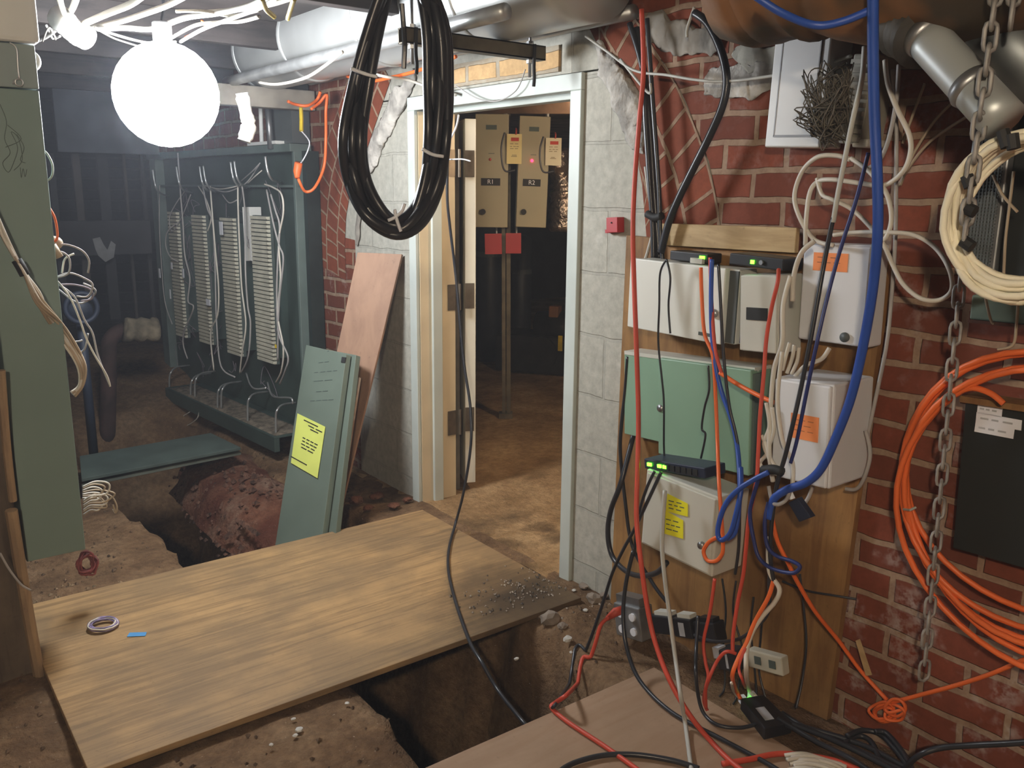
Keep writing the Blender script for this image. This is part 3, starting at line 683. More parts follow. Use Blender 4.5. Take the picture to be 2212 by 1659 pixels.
o = MB().tube(spline([P(x, y, Y=5.5) for x, y in ((232, 955), (234, 850), (235, 770), (238, 735), (262, 715), (300, 712), (340, 712))], 6), .045, 14).build('rusty_pipe', mat('dark rust', (.07, .035, .03), .8, scale=9, var=.3), smooth=True); tag(o, 'dark rusty elbow pipe in the back corner', 'pipe')
mb = MB().tube([P(268 + 8 * i, 712 + 1.2 * math.sin(i * 2), Y=5.44) for i in range(10)], [.07 + .006 * math.sin(i * 1.7) for i in range(10)], 16)
tag(mb.build('pipe_lagging', LAGG, smooth=True), 'tan lagging sleeve on the dark rusty pipe', 'lagging')
mb = MB().ball(P(172, 668, Y=4.6), .075, 18, 12, (1, .7, .9)).tube([P(150, 648, Y=4.6), P(196, 690, Y=4.6)], .03, 10).tube([P(172, 668, Y=4.6), P(172, 668, Y=4.6) * 1 + V((0, 0, -.75))], .022, 10).torus(P(176, 665, Y=4.52), V((1, 0, 0)), V((0, 0, 1)), .07, .012)
tag(mb.build('valve_wheel', mat('dark blue enamel', (.015, .025, .05), .6), smooth=True), 'dark blue valve with handwheel behind the wiring cabinet', 'valve')
q = [P(x, y, Y=5.745) for x, y in ((200, 516), (216, 512), (224, 528), (232, 540), (240, 520), (250, 528), (246, 556), (228, 566), (212, 552), (206, 538))]
mb = MB(); mb.v = q + [v + V((0, .004, 0)) for v in q]; n = len(q); mb.f = [tuple(range(n)), tuple(range(2 * n - 1, n - 1, -1))] + [(i, (i + 1) % n, n + (i + 1) % n, n + i) for i in range(n)]
tag(mb.build('torn_paper', mat('dingy torn paper', (.20, .20, .20), .9)), 'torn pale paper scrap on the sooty back planks', 'paper')
# ------------------------------------------------------------------ overhead duct on its strut hanger
ys = P(1160, 128, X=1.93).y; zst = P(1160, 100, X=1.93).z
sl = P(868, 78, Y=ys); sx = sl.x
t = thing('strut_hanger', ((sx + 1.95) / 2, ys, zst - .045), 'olive steel strut channel hanging under the big silver duct', 'strut')
mb = MB(); zb = zst - .045
for lo, hi in (((sx, ys - .021, zb), (1.95, ys + .021, zb + .004)), ((sx, ys - .021, zb), (1.95, ys - .0175, zst)), ((sx, ys + .0175, zb), (1.95, ys + .021, zst)), ((sx, ys - .021, zst - .004), (1.95, ys - .011, zst)), ((sx, ys + .011, zst - .004), (1.95, ys + .021, zst))): mb.box(lo, hi)
mb.build('channel', STRUT, t)
for x in (sx + .035, 1.90):
    MB().cyl((x, ys, zst - .10), (x, ys, 2.10), .0055, 10).build('threaded_rod', GALVD, t, smooth=True)
    [MB().cyl((x, ys, a_), (x, ys, a_ + .011), .012, 6).build('hex_nut', GALVD, t) for a_ in (zb - .012, zst + .001)]
for x, dx in ((sx + .035, 0), (1.90, .0)):
    o = MB().tube(spline([V((x, ys - .024, zst)), V((x - .004, ys - .026, zb - .02)), V((x + .003, ys - .02, zb - .06)), V((x + .001, ys - .02, zb - .085))], 5), .006, 7).build('cable_tie_tail', INK, t, smooth=True)
m_ = [(lambda q: q.z / q.x)(ray(x, y)) for x, y in ((760, 150), (1160, 92), (1350, 44), (1480, 3))]; m_ = sum(m_) / 4
rd = .17; dcx = (zst + .003 - 1.40 - rd * (math.sqrt(1 + m_ * m_) - 1)) / m_; dcz = zst + .003 + rd; print('DUCT', m_, dcx, dcz, zst, sx, ys)
def duct(name, cx, cz, r, y0, y1, m, label, seams):
    t = thing(name, (cx, (y0 + y1) / 2, cz - r), label, 'duct')
    MB().tube([V((cx, y0 + (y1 - y0) * i / 24, cz)) for i in range(25)], r, 40).build('duct_barrel', m, t, smooth=True)
    for y in seams: MB().tube([V((cx, y - .012, cz)), V((cx, y, cz)), V((cx, y + .012, cz))], [r + .001, r + .008, r + .001], 40).build('seam_band', m, t, smooth=True)
    return t
duct('air_duct', dcx, dcz, rd, 1.95, 4.3, GALV, 'large shiny galvanised duct running under the ceiling above the doorway', (2.45, 3.1, 3.75, 4.28))
o = MB().tube([V((1.955, 1.95 + .2 * i, zst + .05)) for i in range(12)], .022, 14).build('conduit_pipe', GALVD, smooth=True); tag(o, 'slim zinc conduit running beside the big duct near the wall', 'conduit')
o = MB().tube([V((dcx - rd - .03, 2.1 + .2 * i, zst + .028)) for i in range(12)], .024, 14).build('conduit_pipe', mat('pale zinc conduit', (.66, .68, .68), .4, .6), smooth=True); tag(o, 'pale conduit under the outer side of the big duct', 'conduit')
wb = P(580, 208, Y=4.2); o = MB().box((1.15, 4.22, wb.z - .05), (W - .02, 4.30, wb.z + .045)).build('wooden_header', mat('greyish header timber', (.34, .31, .26), .8, scale=8, var=.2), bevel=.004); tag(o, 'greyish timber header across the top of the terminal frame', 'timber')
# ------------------------------------------------------------------ brown jacketed pipe, silver pipe and hose, top right
rnd = random.Random(4)
def lumpy(px, r, m, name, label, cat, seg=22, am=.06, k=6, **kw):
    q = spline([S(a) if not isinstance(a, V) else a for a in px], k); mb = MB().tube(q, [r * (1 + am * rnd.uniform(-1, 1)) for _ in q], seg)
    for v in mb.v: v += V((mn.noise(v * 6), mn.noise(v * 6 + V((9, 0, 0))), mn.noise(v * 6 + V((0, 9, 0))))) * r * am * 1.6
    return tag(mb.build(name, m, smooth=True), label, cat)
e0 = V((1.73, 1.72, 2.045))
jz = P(1660, 99, X=1.66).z
lumpy([V((1.66, P(1640, 20, X=1.6).y, jz + .17)), V((1.66, P(1644, 30, X=1.66).y, jz + .165)), V((1.66, P(1690, 90, X=1.66).y, jz + .16)), V((1.67, P(1760, 100, X=1.67).y, jz + .165)), V((1.69, P(1900, 130, X=1.69).y, jz + .15)), V((1.72, .65, jz + .13)), V((1.74, .2, jz + .12))], .165, INSUL, 'jacketed_pipe', 'fat rusty brown jacketed pipe under the ceiling over the breaker panel', 'pipe', seg=30, am=.05)
p0, p1 = P(2000, 80, X=1.66), P(2168, 262, X=1.62)
t = thing('silver_pipe', p0, 'bright galvanised flue pipe slanting down by the cream cable coil', 'pipe')
MB().tube([p0.lerp(p1, i / 8) for i in range(9)], .038, 30).build('pipe_barrel', GALVP, t, smooth=True)
dd = (p1 - p0).normalized()
for k in (.0, .62): c = p0.lerp(p1, k); MB().tube([c - dd * .012, c, c + dd * .012], [.0385, .042, .0385], 30).build('crimp_band', GALVD, t, smooth=True)
lumpy([(1890, -30, 1.70), (1925, 20, 1.70), (1965, 55, 1.68), (1998, 78, 1.662)], .058, FLEXD, 'flexible_hose', 'dark crinkled flexible hose joined to the silver flue pipe', 'hose', am=.10, k=9)
q0, q1 = P(2075, -10, X=1.78), P(2270, 190, X=1.74)
o = MB().tube([q0, q1], .06, 26).build('flue_pipe', mat('grey tarnished flue', (.22, .24, .25), .45, .8), smooth=True); tag(o, 'tarnished grey flue pipe behind the silver one in the upper corner', 'pipe')
# ------------------------------------------------------------------ backing board and everything on it
bq = [P(x, y, X=W - .03) for x, y in ((1380, 520), (1921, 565), (1786, 1556), (1372, 1300))]
a, b, c_, d_ = bq; a = V((W - .03, 1.99, 1.27)); d_ = V((W - .03, 2.0, -.03))
o = MB().hexa([d_, c_, c_ + V((.022, 0, 0)), d_ + V((.022, 0, 0)), a, b, b + V((.022, 0, 0)), a + V((.022, 0, 0))]).build('backing_board', BOARD); tag(o, 'stained brown plywood backing board carrying the equipment boxes', 'board')
f_ = fit([(1430, 481), (1720, 494), (1717, 545), (1425, 531)], X=W - .05)
o = MB().fbox(f_, 0, 1, 0, 1, -.017, 0).build('timber_batten', PINE, bevel=.002); tag(o, 'pale pine batten across the top of the backing board', 'batten')
def cab(name, px, X, dep, m, label, cat='box', bev=.004):
    f = fit(px, X=X); t = thing(name, f.f(.5, 0, -dep / 2), label, cat)
    MB().fbox(f, 0, 1, 0, 1, -dep, 0).build('enclosure', m, t, bevel=bev); return f, t
# white wall cabinet
f, t = cab('white_cabinet', ((1377, 559), (1606, 584), (1580, 744), (1364, 702)), 1.90, .075, LGREY, 'wide white enamel cabinet at the upper end of the board')
MB().fbox(f, -.005, .92, -.01, 1.01, 0, .022).build('door', WENAM, t, bevel=.003)
d = MB().cyl(f.f(.85, .40, .02), f.f(.85, .40, .03), .012, 16).build('latch', GALVD, t, smooth=True)
MB().fbox(f, .72, .87, .07, .115, .022, .024).build('label_strip', INKG, t)
MB().fbox(f, .925, 1.0, .02, .98, .0, .006).build('dark_edge_strip', DKGREY, t)  # dark grey strip where the cabinet's side shows
MB().fbox(f, 1.0, 1.022, .02, .9, -.06, -.02).build('blue_side', mat('blue board edge', (.03, .10, .30), .5), t)
# small pale box beside it
f, t = cab('small_pale_box', ((1610, 592), (1692, 596), (1673, 763), (1594, 757)), 1.865, .10, LGREY, 'small pale grey box with a black window beside the wide white cabinet')
MB().fbox(f, .01, .99, .01, .99, 0, .008).build('lid', LGREY, t, bevel=.003)
MB().fbox(f, .20, .76, .42, .58, .008, .011).build('black_window', INK, t)
# upper and lower white boxes
f, t = cab('white_box', ((1746, 521), (1897, 534), (1868, 748), (1722, 735)), 1.935, .065, WHITE, 'white plastic box with an orange label, upper of the two', bev=.006)
MB().fbox(f, .015, .985, .012, .988, 0, .012).build('lid', WHITE, t, bevel=.005)
MB().fbox(f, .18, .68, .73, .91, .0125, .0137).build('orange_label', ORLBL, t)
lb = bpy.context.scene.objects[-1] if False else None
MB().cyl(f.f(.72, .09, .010), f.f(.72, .09, .018), .012, 16).build('lock', DKGREY, t, smooth=True)
scrawl(f, [(.24, .62, .86, 2), (.24, .6, .81, 3)], mat('brown ink', (.45, .14, .05), .7), t, .0142, .0018)
f, t = cab('white_box', ((1684, 813), (1807, 833), (1788, 1056), (1664, 1026)), 1.80, .17, WHITE, 'white plastic box with an orange label, lower of the two', bev=.006)
MB().fbox(f, .015, .985, .012, .988, 0, .012).build('lid', WHITE, t, bevel=.005)
MB().fbox(f, .34, .82, .44, .68, .0125, .0137).build('orange_label', ORLBL, t)
scrawl(f, [(.4, .76, .62, 3), (.4, .74, .57, 2), (.4, .76, .52, 3)], MATS['brown ink'], t, .0142, .0018)
# green cabinet
f, t = cab('green_cabinet', ((1364, 757), (1650, 806), (1620, 990), (1347, 937)), 1.94, .06, GBOX, 'mint green steel cabinet in the middle of the board')
MB().fbox(f, -.004, .335, -.005, 1.0, 0, .012).build('fixed_panel', GBOX, t, bevel=.002)
MB().fbox(f, .325, 1.0, -.125, 1.0, .0, .030).build('door', GBOX, t, bevel=.003)
MB().cyl(f.f(.34, .42, .012), f.f(.34, .42, .034), .011, 14).build('latch', GALVD, t, smooth=True)
MB().fbox(f, .0, 1.0, .975, 1.02, -.08, .014).build('top_lip', LGREY, t)
MB().fbox(f, .985, 1.015, -.1, .96, -.02, .022).build('door_edge', MGRN, t)
# lower pale panel with yellow stickers
f, t = cab('pale_panel_box', ((1396, 1018), (1562, 1072), (1531, 1250), (1386, 1168)), 1.76, .125, LGREY, 'pale grey box with two yellow stickers low on the board')
MB().fbox(f, .03, .97, .03, .97, 0, .006).build('door', LGREY, t, bevel=.003)
for (xa, ya, xb, yb) in ((1439, 1066, 1486, 1112), (1434, 1102, 1476, 1160)):
    q = [P(x, y, plane=(f.o + f.n * .008, f.n)) for x, y in ((xa, yb - 8), (xb, yb + 4), (xb, ya + 22), (xa + 3, ya))]
    s = MB().hexa([v + f.n * k for k in (0, .001) for v in q]).build('yellow_sticker', YELBL, t)
    sf = Fr(sum(q, V((0, 0, 0))) / 4, q[1] - q[0], q[3] - q[0], (q[1] - q[0]).length, (q[3] - q[0]).length)
    scrawl(sf, [(.12, .85, .68, 2), (.12, .88, .48, 3), (.12, .8, .28, 2)], INKG, s, .002, .0025)
MB().cyl(f.f(.86, .36, .006), f.f(.86, .36, .016), .010, 14).build('latch', GALVD, t, smooth=True)
# network switch on top of it
def gear(name, px, X, dep, m, label, leds=(), ports=0, cat='network switch'):
    f = fit(px, X=X); t = thing(name, f.f(.5, 0, -dep / 2), label, cat)
    MB().fbox(f, 0, 1, 0, 1, -dep, 0).build('case', m, t, bevel=.003)
    for a_, b_, w in leds: MB().fbox(f, a_ - w, a_ + w, b_ - .16, b_ + .16, -.001, .004).build('status_light', GRED, t)
    for i in range(ports): MB().fbox(f, .36 + .55 * i / ports, .36 + .55 * (i + .72) / ports, .2, .75, 0, .003).build('port', INK, t)
    return f, t
f, t = gear('network_switch', ((1392, 990), (1524, 1012), (1523, 1034), (1391, 1012)), 1.77, .085, NAVY, 'dark navy network switch with green lights on the stickered pale box', ((.10, .5, .035), (.27, .5, .03), (.36, .5, .03)), 6)
f, t = gear('media_converter', ((1577, 546), (1694, 560), (1690, 585), (1574, 571)), 1.885, .085, BLACKP, 'flat black media converter with one green light above the small pale box', ((.45, .45, .03),), 0)
MB().cyl(f.f(.62, .5, 0), f.f(.62, .5, .006), .006, 12).build('round_port', GALVD, t)
f, t = gear('media_converter', ((1448, 541), (1530, 549), (1529, 570), (1446, 561)), 1.93, .06, BLACKP, 'small black media converter with a green light on the wide white cabinet', ((.86, .6, .06),), 0)
MB().fbox(f, .62, .92, -.05, .5, .0, .012).build('plug', LGREY, t)
# metal breaker panel and punch blocks
f, t = cab('breaker_panel', ((1672, 66), (1796, 62), (1772, 314), (1655, 323)), 1.93, .095, mat('bright enamelled steel', (.74, .74, .74), .3, .35, scale=4, var=.06), 'shiny pale metal breaker panel high on the brick wall')
for a_, b_, c0, c1 in ((.16, .86, .09, .11), (.16, .18, .1, .95), (.84, .86, .1, .95)): MB().fbox(f, a_, b_, c0, c1, 0, .004).build('door_bead', mat('panel bead grey', (.30, .30, .31), .4, .4), t)  # grey beads outline the embossed door
MB().fbox(f, .17, .85, .10, .96, .0, .003).build('door', MATS['bright enamelled steel'], t, bevel=.001)
f, t = cab('punch_block', ((1832, 116), (1880, 118), (1872, 312), (1822, 310)), 1.93, .095, mat('aged beige block', (.36, .34, .28), .6), 'beige telephone punch down block beside the breaker panel', 'terminal block')
for i in range(10): MB().fbox(f, .06, .94, .03 + i * .095, .03 + i * .095 + .05, 0, .012).build('pin_row', mat('aged block teeth', (.44, .42, .36), .6), t)
f, t = cab('white_block_base', ((1842, 300), (1874, 300), (1872, 318), (1838, 318)), 1.93, .095, LGREY, 'small pale mounting foot below the beige punch block', 'bracket')
mb = MB(); rnd = random.Random(9)
for i in range(70):
    a = S((rnd.uniform(1822, 1846), rnd.uniform(130, 310), 1.90)); g = rnd.choice(((1722, 262), (1740, 180), (1760, 280), (1780, 300), (1795, 200)))
    q = [a, S((rnd.uniform(1775, 1825), a.z * 0 + rnd.uniform(130, 300), rnd.uniform(1.84, 1.9))), S((g[0] + rnd.uniform(-12, 40), g[1] + rnd.uniform(-40, 25), rnd.uniform(1.82, 1.9))), S((rnd.uniform(1770, 1815), rnd.uniform(270, 320), 1.9))]
    mb.tube(spline(q, 5), .0016, 4)
tag(mb.build('wire_tangle', mat('dusty brown hair wire', (.15, .13, .10), .75, scale=30, var=.3), smooth=True), 'bushy tangle of thin brown wires between breaker panel and punch block', 'wire', kind='stuff')
# ------------------------------------------------------------------ black panel inside the orange coil
f, t = cab('black_box', ((2079, 862), (2290, 905), (2274, 1240), (2064, 1190)), 1.96, .065, MATTEB, 'flat black panel with white label strips on the brick wall', 'panel', bev=.002)
for px in (((2113, 871), (2166, 881), (2164, 901), (2111, 891)), ((2110, 890), (2208, 908), (2206, 930), (2108, 912)), ((2108, 911), (2192, 927), (2189, 948), (2105, 932))):
    q = [P(x, y, plane=(f.o + f.n * .001, f.n)) for x, y in px]; q = [q[3], q[2], q[1], q[0]]
    s = MB().hexa([v + f.n * k for k in (0, .0012) for v in q]).build('label_strip', PAPER, t)
    sf = Fr(sum(q, V((0, 0, 0))) / 4, q[1] - q[0], q[3] - q[0], (q[1] - q[0]).length, (q[3] - q[0]).length)
    scrawl(sf, [(.1, .85, .42, 3)], GINK, s, .002, .004)
o = MB().fbox(f, -.02, 1.03, 1.005, 1.045, -.05, .02).build('wood_ledge', BOARD); tag(o, 'brown wooden ledge on top of the flat black panel', 'ledge')
# vent panel and green tray at the frame edge
f, t = cab('vent_panel', ((2100, 250), (2182, 246), (2155, 600), (2070, 594)), 1.96, .065, mat('zinc vent sheet', (.30, .31, .32), .45, .6), 'perforated grey vent panel behind the cream cable coil', 'vent')
mb = MB()
for i in range(44): mb.fbox(f, .12, .88, .03 + .94 * i / 44, .03 + .94 * i / 44 + .009, 0, .004)
for i in range(9): mb.fbox(f, .12 + .76 * i / 9, .12 + .76 * i / 9 + .03, .03, .97, 0, .005)
mb.build('grille', DKGREY, t)
f, t = cab('opening_shade_box', ((2190, 246), (2330, 238), (2300, 620), (2162, 604)), 1.98, .04, MATTEB, 'black box imitating the dark of an opening beside the perforated vent panel', 'cabinet')  # solid black box paints in the darkness of the opening
f, t = cab('green_tray', ((2100, 636), (2290, 652), (2284, 708), (2092, 690)), 1.92, .10, mat('pale green chalky paint', (.26, .36, .28), .7, scale=10, var=.2), 'chalky pale green trough below the vent panel', 'trough')
MB().fbox(f, 0, 1, -.12, .0, -.05, .006).build('rust_lip', mat('rust streak', (.14, .05, .03), .8), t)
# ------------------------------------------------------------------ power outlets along the board's foot
f, t = cab('outlet_box', ((1330, 1304), (1386, 1318), (1380, 1386), (1326, 1368)), 1.83, .06, mat('galvanised box', (.45, .46, .47), .42, .7, scale=12, var=.2), 'galvanised four socket outlet box on the ground by the block wall', 'outlet')
for a_, b_ in ((.28, .72), (.74, .70), (.28, .26), (.74, .26)):
    s = MB().tube([f.f(a_, b_, .0), f.f(a_, b_, .006)], .0125, 18).build('socket', PAPER, t)
MB().fbox(f, .05, .95, 1.0, 1.25, -.05, -.01).build('cable_clamp', GALVD, t)
for k, (px, X, lb) in enumerate(([((1404, 1330), (1452, 1336), (1450, 1372), (1402, 1366)), 1.84, 'black power adapter next to the galvanised outlet box'], [((1456, 1336), (1494, 1342), (1492, 1380), (1452, 1374)), 1.83, 'black power adapter with a white label in the row of adapters'], [((1500, 1345), (1546, 1350), (1542, 1390), (1498, 1384)), 1.84, 'black power adapter at the far end of the row'])):
    f, t = cab('power_adapter', px, X, .05, BLACKP, lb, 'power adapter')
    t['group'] = 'black power adapters'
    MB().fbox(f, .2, .9, 1.0, 1.2, -.04, -.01).build('plug_head', LGREY if k < 2 else BLACKP, t)
    if k == 1: MB().fbox(f, .32, .62, .1, .8, 0, .001).build('rating_label', GINK, t)
f, t = cab('power_adapter', ((1550, 1405), (1590, 1412), (1586, 1452), (1546, 1444)), 1.80, .06, BLACKP, 'dark power adapter with a white stripe under the red cords', 'power adapter')
MB().fbox(f, .5, .62, .15, .85, 0, .001).build('rating_label', GINK, t); MB().fbox(f, -.12, .2, .55, 1.1, -.03, .002).build('plug_head', GINK, t)
f, t = cab('white_outlet', ((1618, 1404), (1694, 1424), (1686, 1460), (1612, 1438)), 1.84, .03, mat('cream outlet plate', (.56, .54, .44), .6), 'cream outlet plate low on the backing board', 'outlet')
for a_ in (.3, .72): MB().fbox(f, a_ - .09, a_ + .09, .3, .72, 0, .002).build('socket', INKG, t)
# power brick on the floor sheet
c0, c1, c2, c3 = [P(x, y, Z=.055) for x, y in ((1600, 1508), (1650, 1500), (1712, 1560), (1652, 1574))]
t = thing('power_injector', ((c0 + c2) / 2).x and V((((c0 + c2) / 2).x, ((c0 + c2) / 2).y, .02)), 'flat black power injector with a green light lying on the pinkish plywood', 'power injector')
MB().hexa([V((v.x, v.y, z)) for z in (.021, .055) for v in (c3, c2, c1, c0)]).build('case', BLACKP, t, bevel=.003)
cu, cv = (c3 - c0), (c1 - c0)
def on_(a, b, z): v = c0 + cu * a + cv * b; return V((v.x, v.y, z))
MB().hexa([on_(a, b, z) for z in (.055, .0562) for a, b in ((.38, .25), (.78, .25), (.78, .62), (.38, .62))]).build('rating_label', GINK, t)
MB().ball(on_(-.02, .35, .046), .005, 10, 8).build('status_light', GRED, t)
MB().hexa([on_(a, b, z) for z in (.03, .05) for a, b in ((-.16, .08), (0, .08), (0, .3), (-.16, .3))]).hexa([on_(a, b, z) for z in (.03, .052) for a, b in ((-.2, .5), (0, .5), (0, .75), (-.2, .75))]).build('plug', PAPER, t)
# dark blue dongle hanging from the cables
q = [P(x, y, X=1.74) for x, y in ((1702, 1086), (1722, 1076), (1752, 1118), (1726, 1128))]
nn = (q[1] - q[0]).cross(q[3] - q[0]).normalized() * .02
t = thing('hanging_dongle', q[0], 'dark blue cable adapter hanging under the lower white box', 'adapter')
MB().hexa(q + [v + nn for v in q]).build('case', NAVY, t, bevel=.002)
MB().tube([P(1712, 1078, X=1.745), P(1706, 1064, X=1.745)], .007, 8).build('clear_plug', PAPER, t); MB().ball(P(1710, 1059, X=1.73), .0035, 8, 6).build('status_light', GRED, t)
# red call point on the blocks
f, t = cab('red_call_point', ((1309, 470), (1333, 469), (1334, 502), (1310, 503)), 1.995, .032, REDB, 'small red box mounted on the pale block wall', 'alarm box', bev=.002)
MB().fbox(f, -.35, 0, -.02, .22, -.03, -.012).build('bracket', REDB, t); MB().cyl(f.f(.5, .65, 0), f.f(.5, .65, .003), .0025, 8).build('screw', INK, t)
# ------------------------------------------------------------------ room beyond the doorway
kb = P(1093, 900, Z=0); dirv = V((kb.x, kb.y, 0)).normalized(); kn = -dirv; ku = V((0, 0, 1)).cross(kn)
kp = (kb + kn * .03, kn)
def kf(px, off=0):
    q = [P(x, y, plane=(kb + kn * off, kn)) for x, y in px]
    u = (q[1] - q[0]) + (q[2] - q[3]); v = (q[0] - q[3]) + (q[1] - q[2]); return Fr(sum(q, V((0, 0, 0))) / 4, u, v, u.length / 2, v.length / 2)
t = thing('support_post', kb, 'pair of brown steel channel posts carrying the beige control panels', 'post')
for xa, xb in ((1083, 1091), (1093, 1102)):
    f = kf(((xa + 3, 205), (xb + 3, 205), (xb - 1, 903), (xa - 1, 903))); MB().fbox(f, 0, 1, 0, 1, -.03, 0).build('channel', STRUT, t)
f = kf(((1078, 892), (1107, 892), (1107, 903), (1078, 903))); MB().fbox(f, 0, 1, 0, 1, -.05, .02).build('foot_plate', STRUT, t)
for px, txt, red, lb in ((((1028, 248), (1098, 250), (1098, 490), (1027, 490)), 'R1', OFFRED, 'beige control panel marked R1 beyond the doorway'), (((1119, 251), (1184, 256), (1182, 490), (1117, 490)), 'R2', RLED, 'beige control panel marked R2 with a lit red lamp')):
    f = kf(px, .04); t = thing('control_panel', f.f(.5, 0, 0), lb, 'control panel')
    MB().fbox(f, 0, 1, 0, 1, -.001, .09).build('enclosure', BEIGE, t, bevel=.004)
    MB().fbox(f, -.03, .02, .0, 1.0, .0, .07).build('dark_side_flange', DKGREY, t)  # dark grey flange along one edge of the panel
    n = MB().fbox(f, .18, .76, .375, .44, .09, .094).build('name_plate', INK, t); letters(txt, f, .47, .407, .036, PAPER, n, .095)
    MB().fbox(f, .32, .64, .865, .905, .09, .093).build('maker_plate', INKG, t)
    MB().ball(f.f(.45, .605, .092), .0085, 12, 8).build('indicator_lamp', red, t)
    MB().fbox(f, .40, .58, .655, .66, .09, .091).build('small_caption', INKG, t)
    MB().cyl(f.f(.24, .14, .09), f.f(.24, .14, .105), .017, 16).build('knob', INK, t)
    MB().tube([f.f(.9, 1.0, .05), f.f(.9, 1.07, .05)], .012, 10).build('conduit_stub', GALVD, t)
for px, lb, m in ((((1092, 289), (1125, 290), (1129, 354), (1097, 354)), 'pale yellow card tag hanging between the two control panels', TAG), (((1179, 298), (1212, 298), (1213, 358), (1178, 357)), 'cream card tag hanging at the far control panel', TAGW)):
    f = kf(px, .145); t = thing('card_tag', f.f(.5, 0, 0), lb, 'tag')
    MB().fbox(f, 0, 1, 0, 1, 0, .0025).build('card', m, t)
    MB().fbox(f, .28, .80, .76, .88, .0025, .0035).build('red_heading', REDI, t)
    scrawl(f, [(.22, .85, .66, 2), (.22, .85, .57, 3), (.22, .85, .5, 2), (.35, .75, .28, 1), (.3, .8, .24, 1)], mat('brown faint ink', (.45, .36, .2), .7), t, .004, .004)
    MB().tube(spline([f.f(.6, .98, .002), f.f(.62, 1.12, .0), f.f(.6, 1.2, -.04)], 4), .005, 6).build('red_tie', REDI, t)
    MB().tube(spline([f.f(-.15, 1.05, -.02), f.f(-.35, .6, -.02), f.f(-.3, .05, -.02), f.f(-.05, -.25, -.02), f.f(.6, -.2, -.02)], 6), .008, 7).build('loop_cord', SHEATH, t, smooth=True)
for px, lb in ((((1049, 505), (1083, 505), (1083, 546), (1049, 547)), 'red junction box under the R1 control panel'), (((1093, 504), (1124, 504), (1125, 545), (1094, 545)), 'red junction box under the R2 control panel')):
    f = kf(px, .035); t = thing('junction_box', f.f(.5, 0, 0), lb, 'junction box')
    MB().fbox(f, 0, 1, 0, 1, 0, .05).build('box', REDB, t, bevel=.003); MB().fbox(f, -.03, 1.03, -.03, 1.03, .05, .053).build('cover', REDB, t)
    MB().tube([f.f(.7, 1, .02), f.f(.7, 1.4, .02)], .009, 8).build('riser', GALVD, t)
# machines and foil beyond
a, b = P(1068, 770, Y=4.9), P(1225, 800, Y=4.9)
m0 = P(1068, 800, Z=0); m1 = P(1240, 815, Z=0)
t = thing('pump_set', (m0 + m1) / 2, 'black oily pump set on the dirt in the room beyond', 'machine')
fu = (m1 - m0).normalized(); mf = Fr(m0, fu, (0, 0, 1)); L_ = (m1 - m0).length
MB().fbox(mf, 0, L_, 0, .30, -.35, 0, False).build('base_casting', MACH, t, bevel=.02)
MB().cyl(mf.pt(L_ * .45, .33, -.2), mf.pt(L_ * 1.1, .36, -.2), .14, 20).build('motor', MACH, t, smooth=True)
MB().cyl(mf.pt(L_ * .6, .17, 0), mf.pt(L_ * .6, .17, .03), .13, 20).build('flywheel', MACH, t)
MB().fbox(mf, L_ * .62, L_ * .74, .44, .53, -.2, -.1, False).build('copper_block', mat('orange copper', (.35, .15, .06), .5), t, bevel=.01)
MB().fbox(mf, L_ * .80, L_ * .85, .2, .32, .0, .01, False).build('yellow_tag', YTAG, t)
for k, (xa, xb, D_, h, lb) in enumerate(((1030, 1085, 7.2, 1.25, 'tall dark tank in the gloom behind the control panels'), (1105, 1150, 7.6, 1.0, 'dark cylinder boiler in the gloom right of the posts'))):
    p = P((xa + xb) / 2, 500, D=D_); r = (xb - xa) / 2 / FPX * D_
    t = thing('dark_tank', (p.x, p.y, 0), lb, 'tank'); MB().tube([V((p.x, p.y, z)) for z in (0, .05, h * .5, h, h + r * .4)], [r * .8, r, r, r, r * .4], 24).build('shell', mat('dark navy tank', (.03, .035, .045), .5), t, smooth=True)
    MB().tube([V((p.x, p.y, h * .7)), V((p.x, p.y, h * .7 + .04))], r * 1.02, 24).build('band', DKGREY, t)
lumpy([P(1206, 325, D=5.7), P(1212, 370, D=5.75), P(1216, 420, D=5.8), P(1214, 500, D=5.85)], .09, FOIL, 'foil_duct', 'crumpled shiny foil wrapped duct beyond the doorway', 'duct', am=.16, k=9)
b0 = P(1040, 224, D=4.6); b1 = P(1238, 222, D=4.1)
o = MB().tube([b0, b1], .05, 16).build('brown_pipe', mat('brown painted pipe', (.28, .17, .11), .6), smooth=True); tag(o, 'brown painted pipe under the ceiling beyond the doorway', 'pipe')
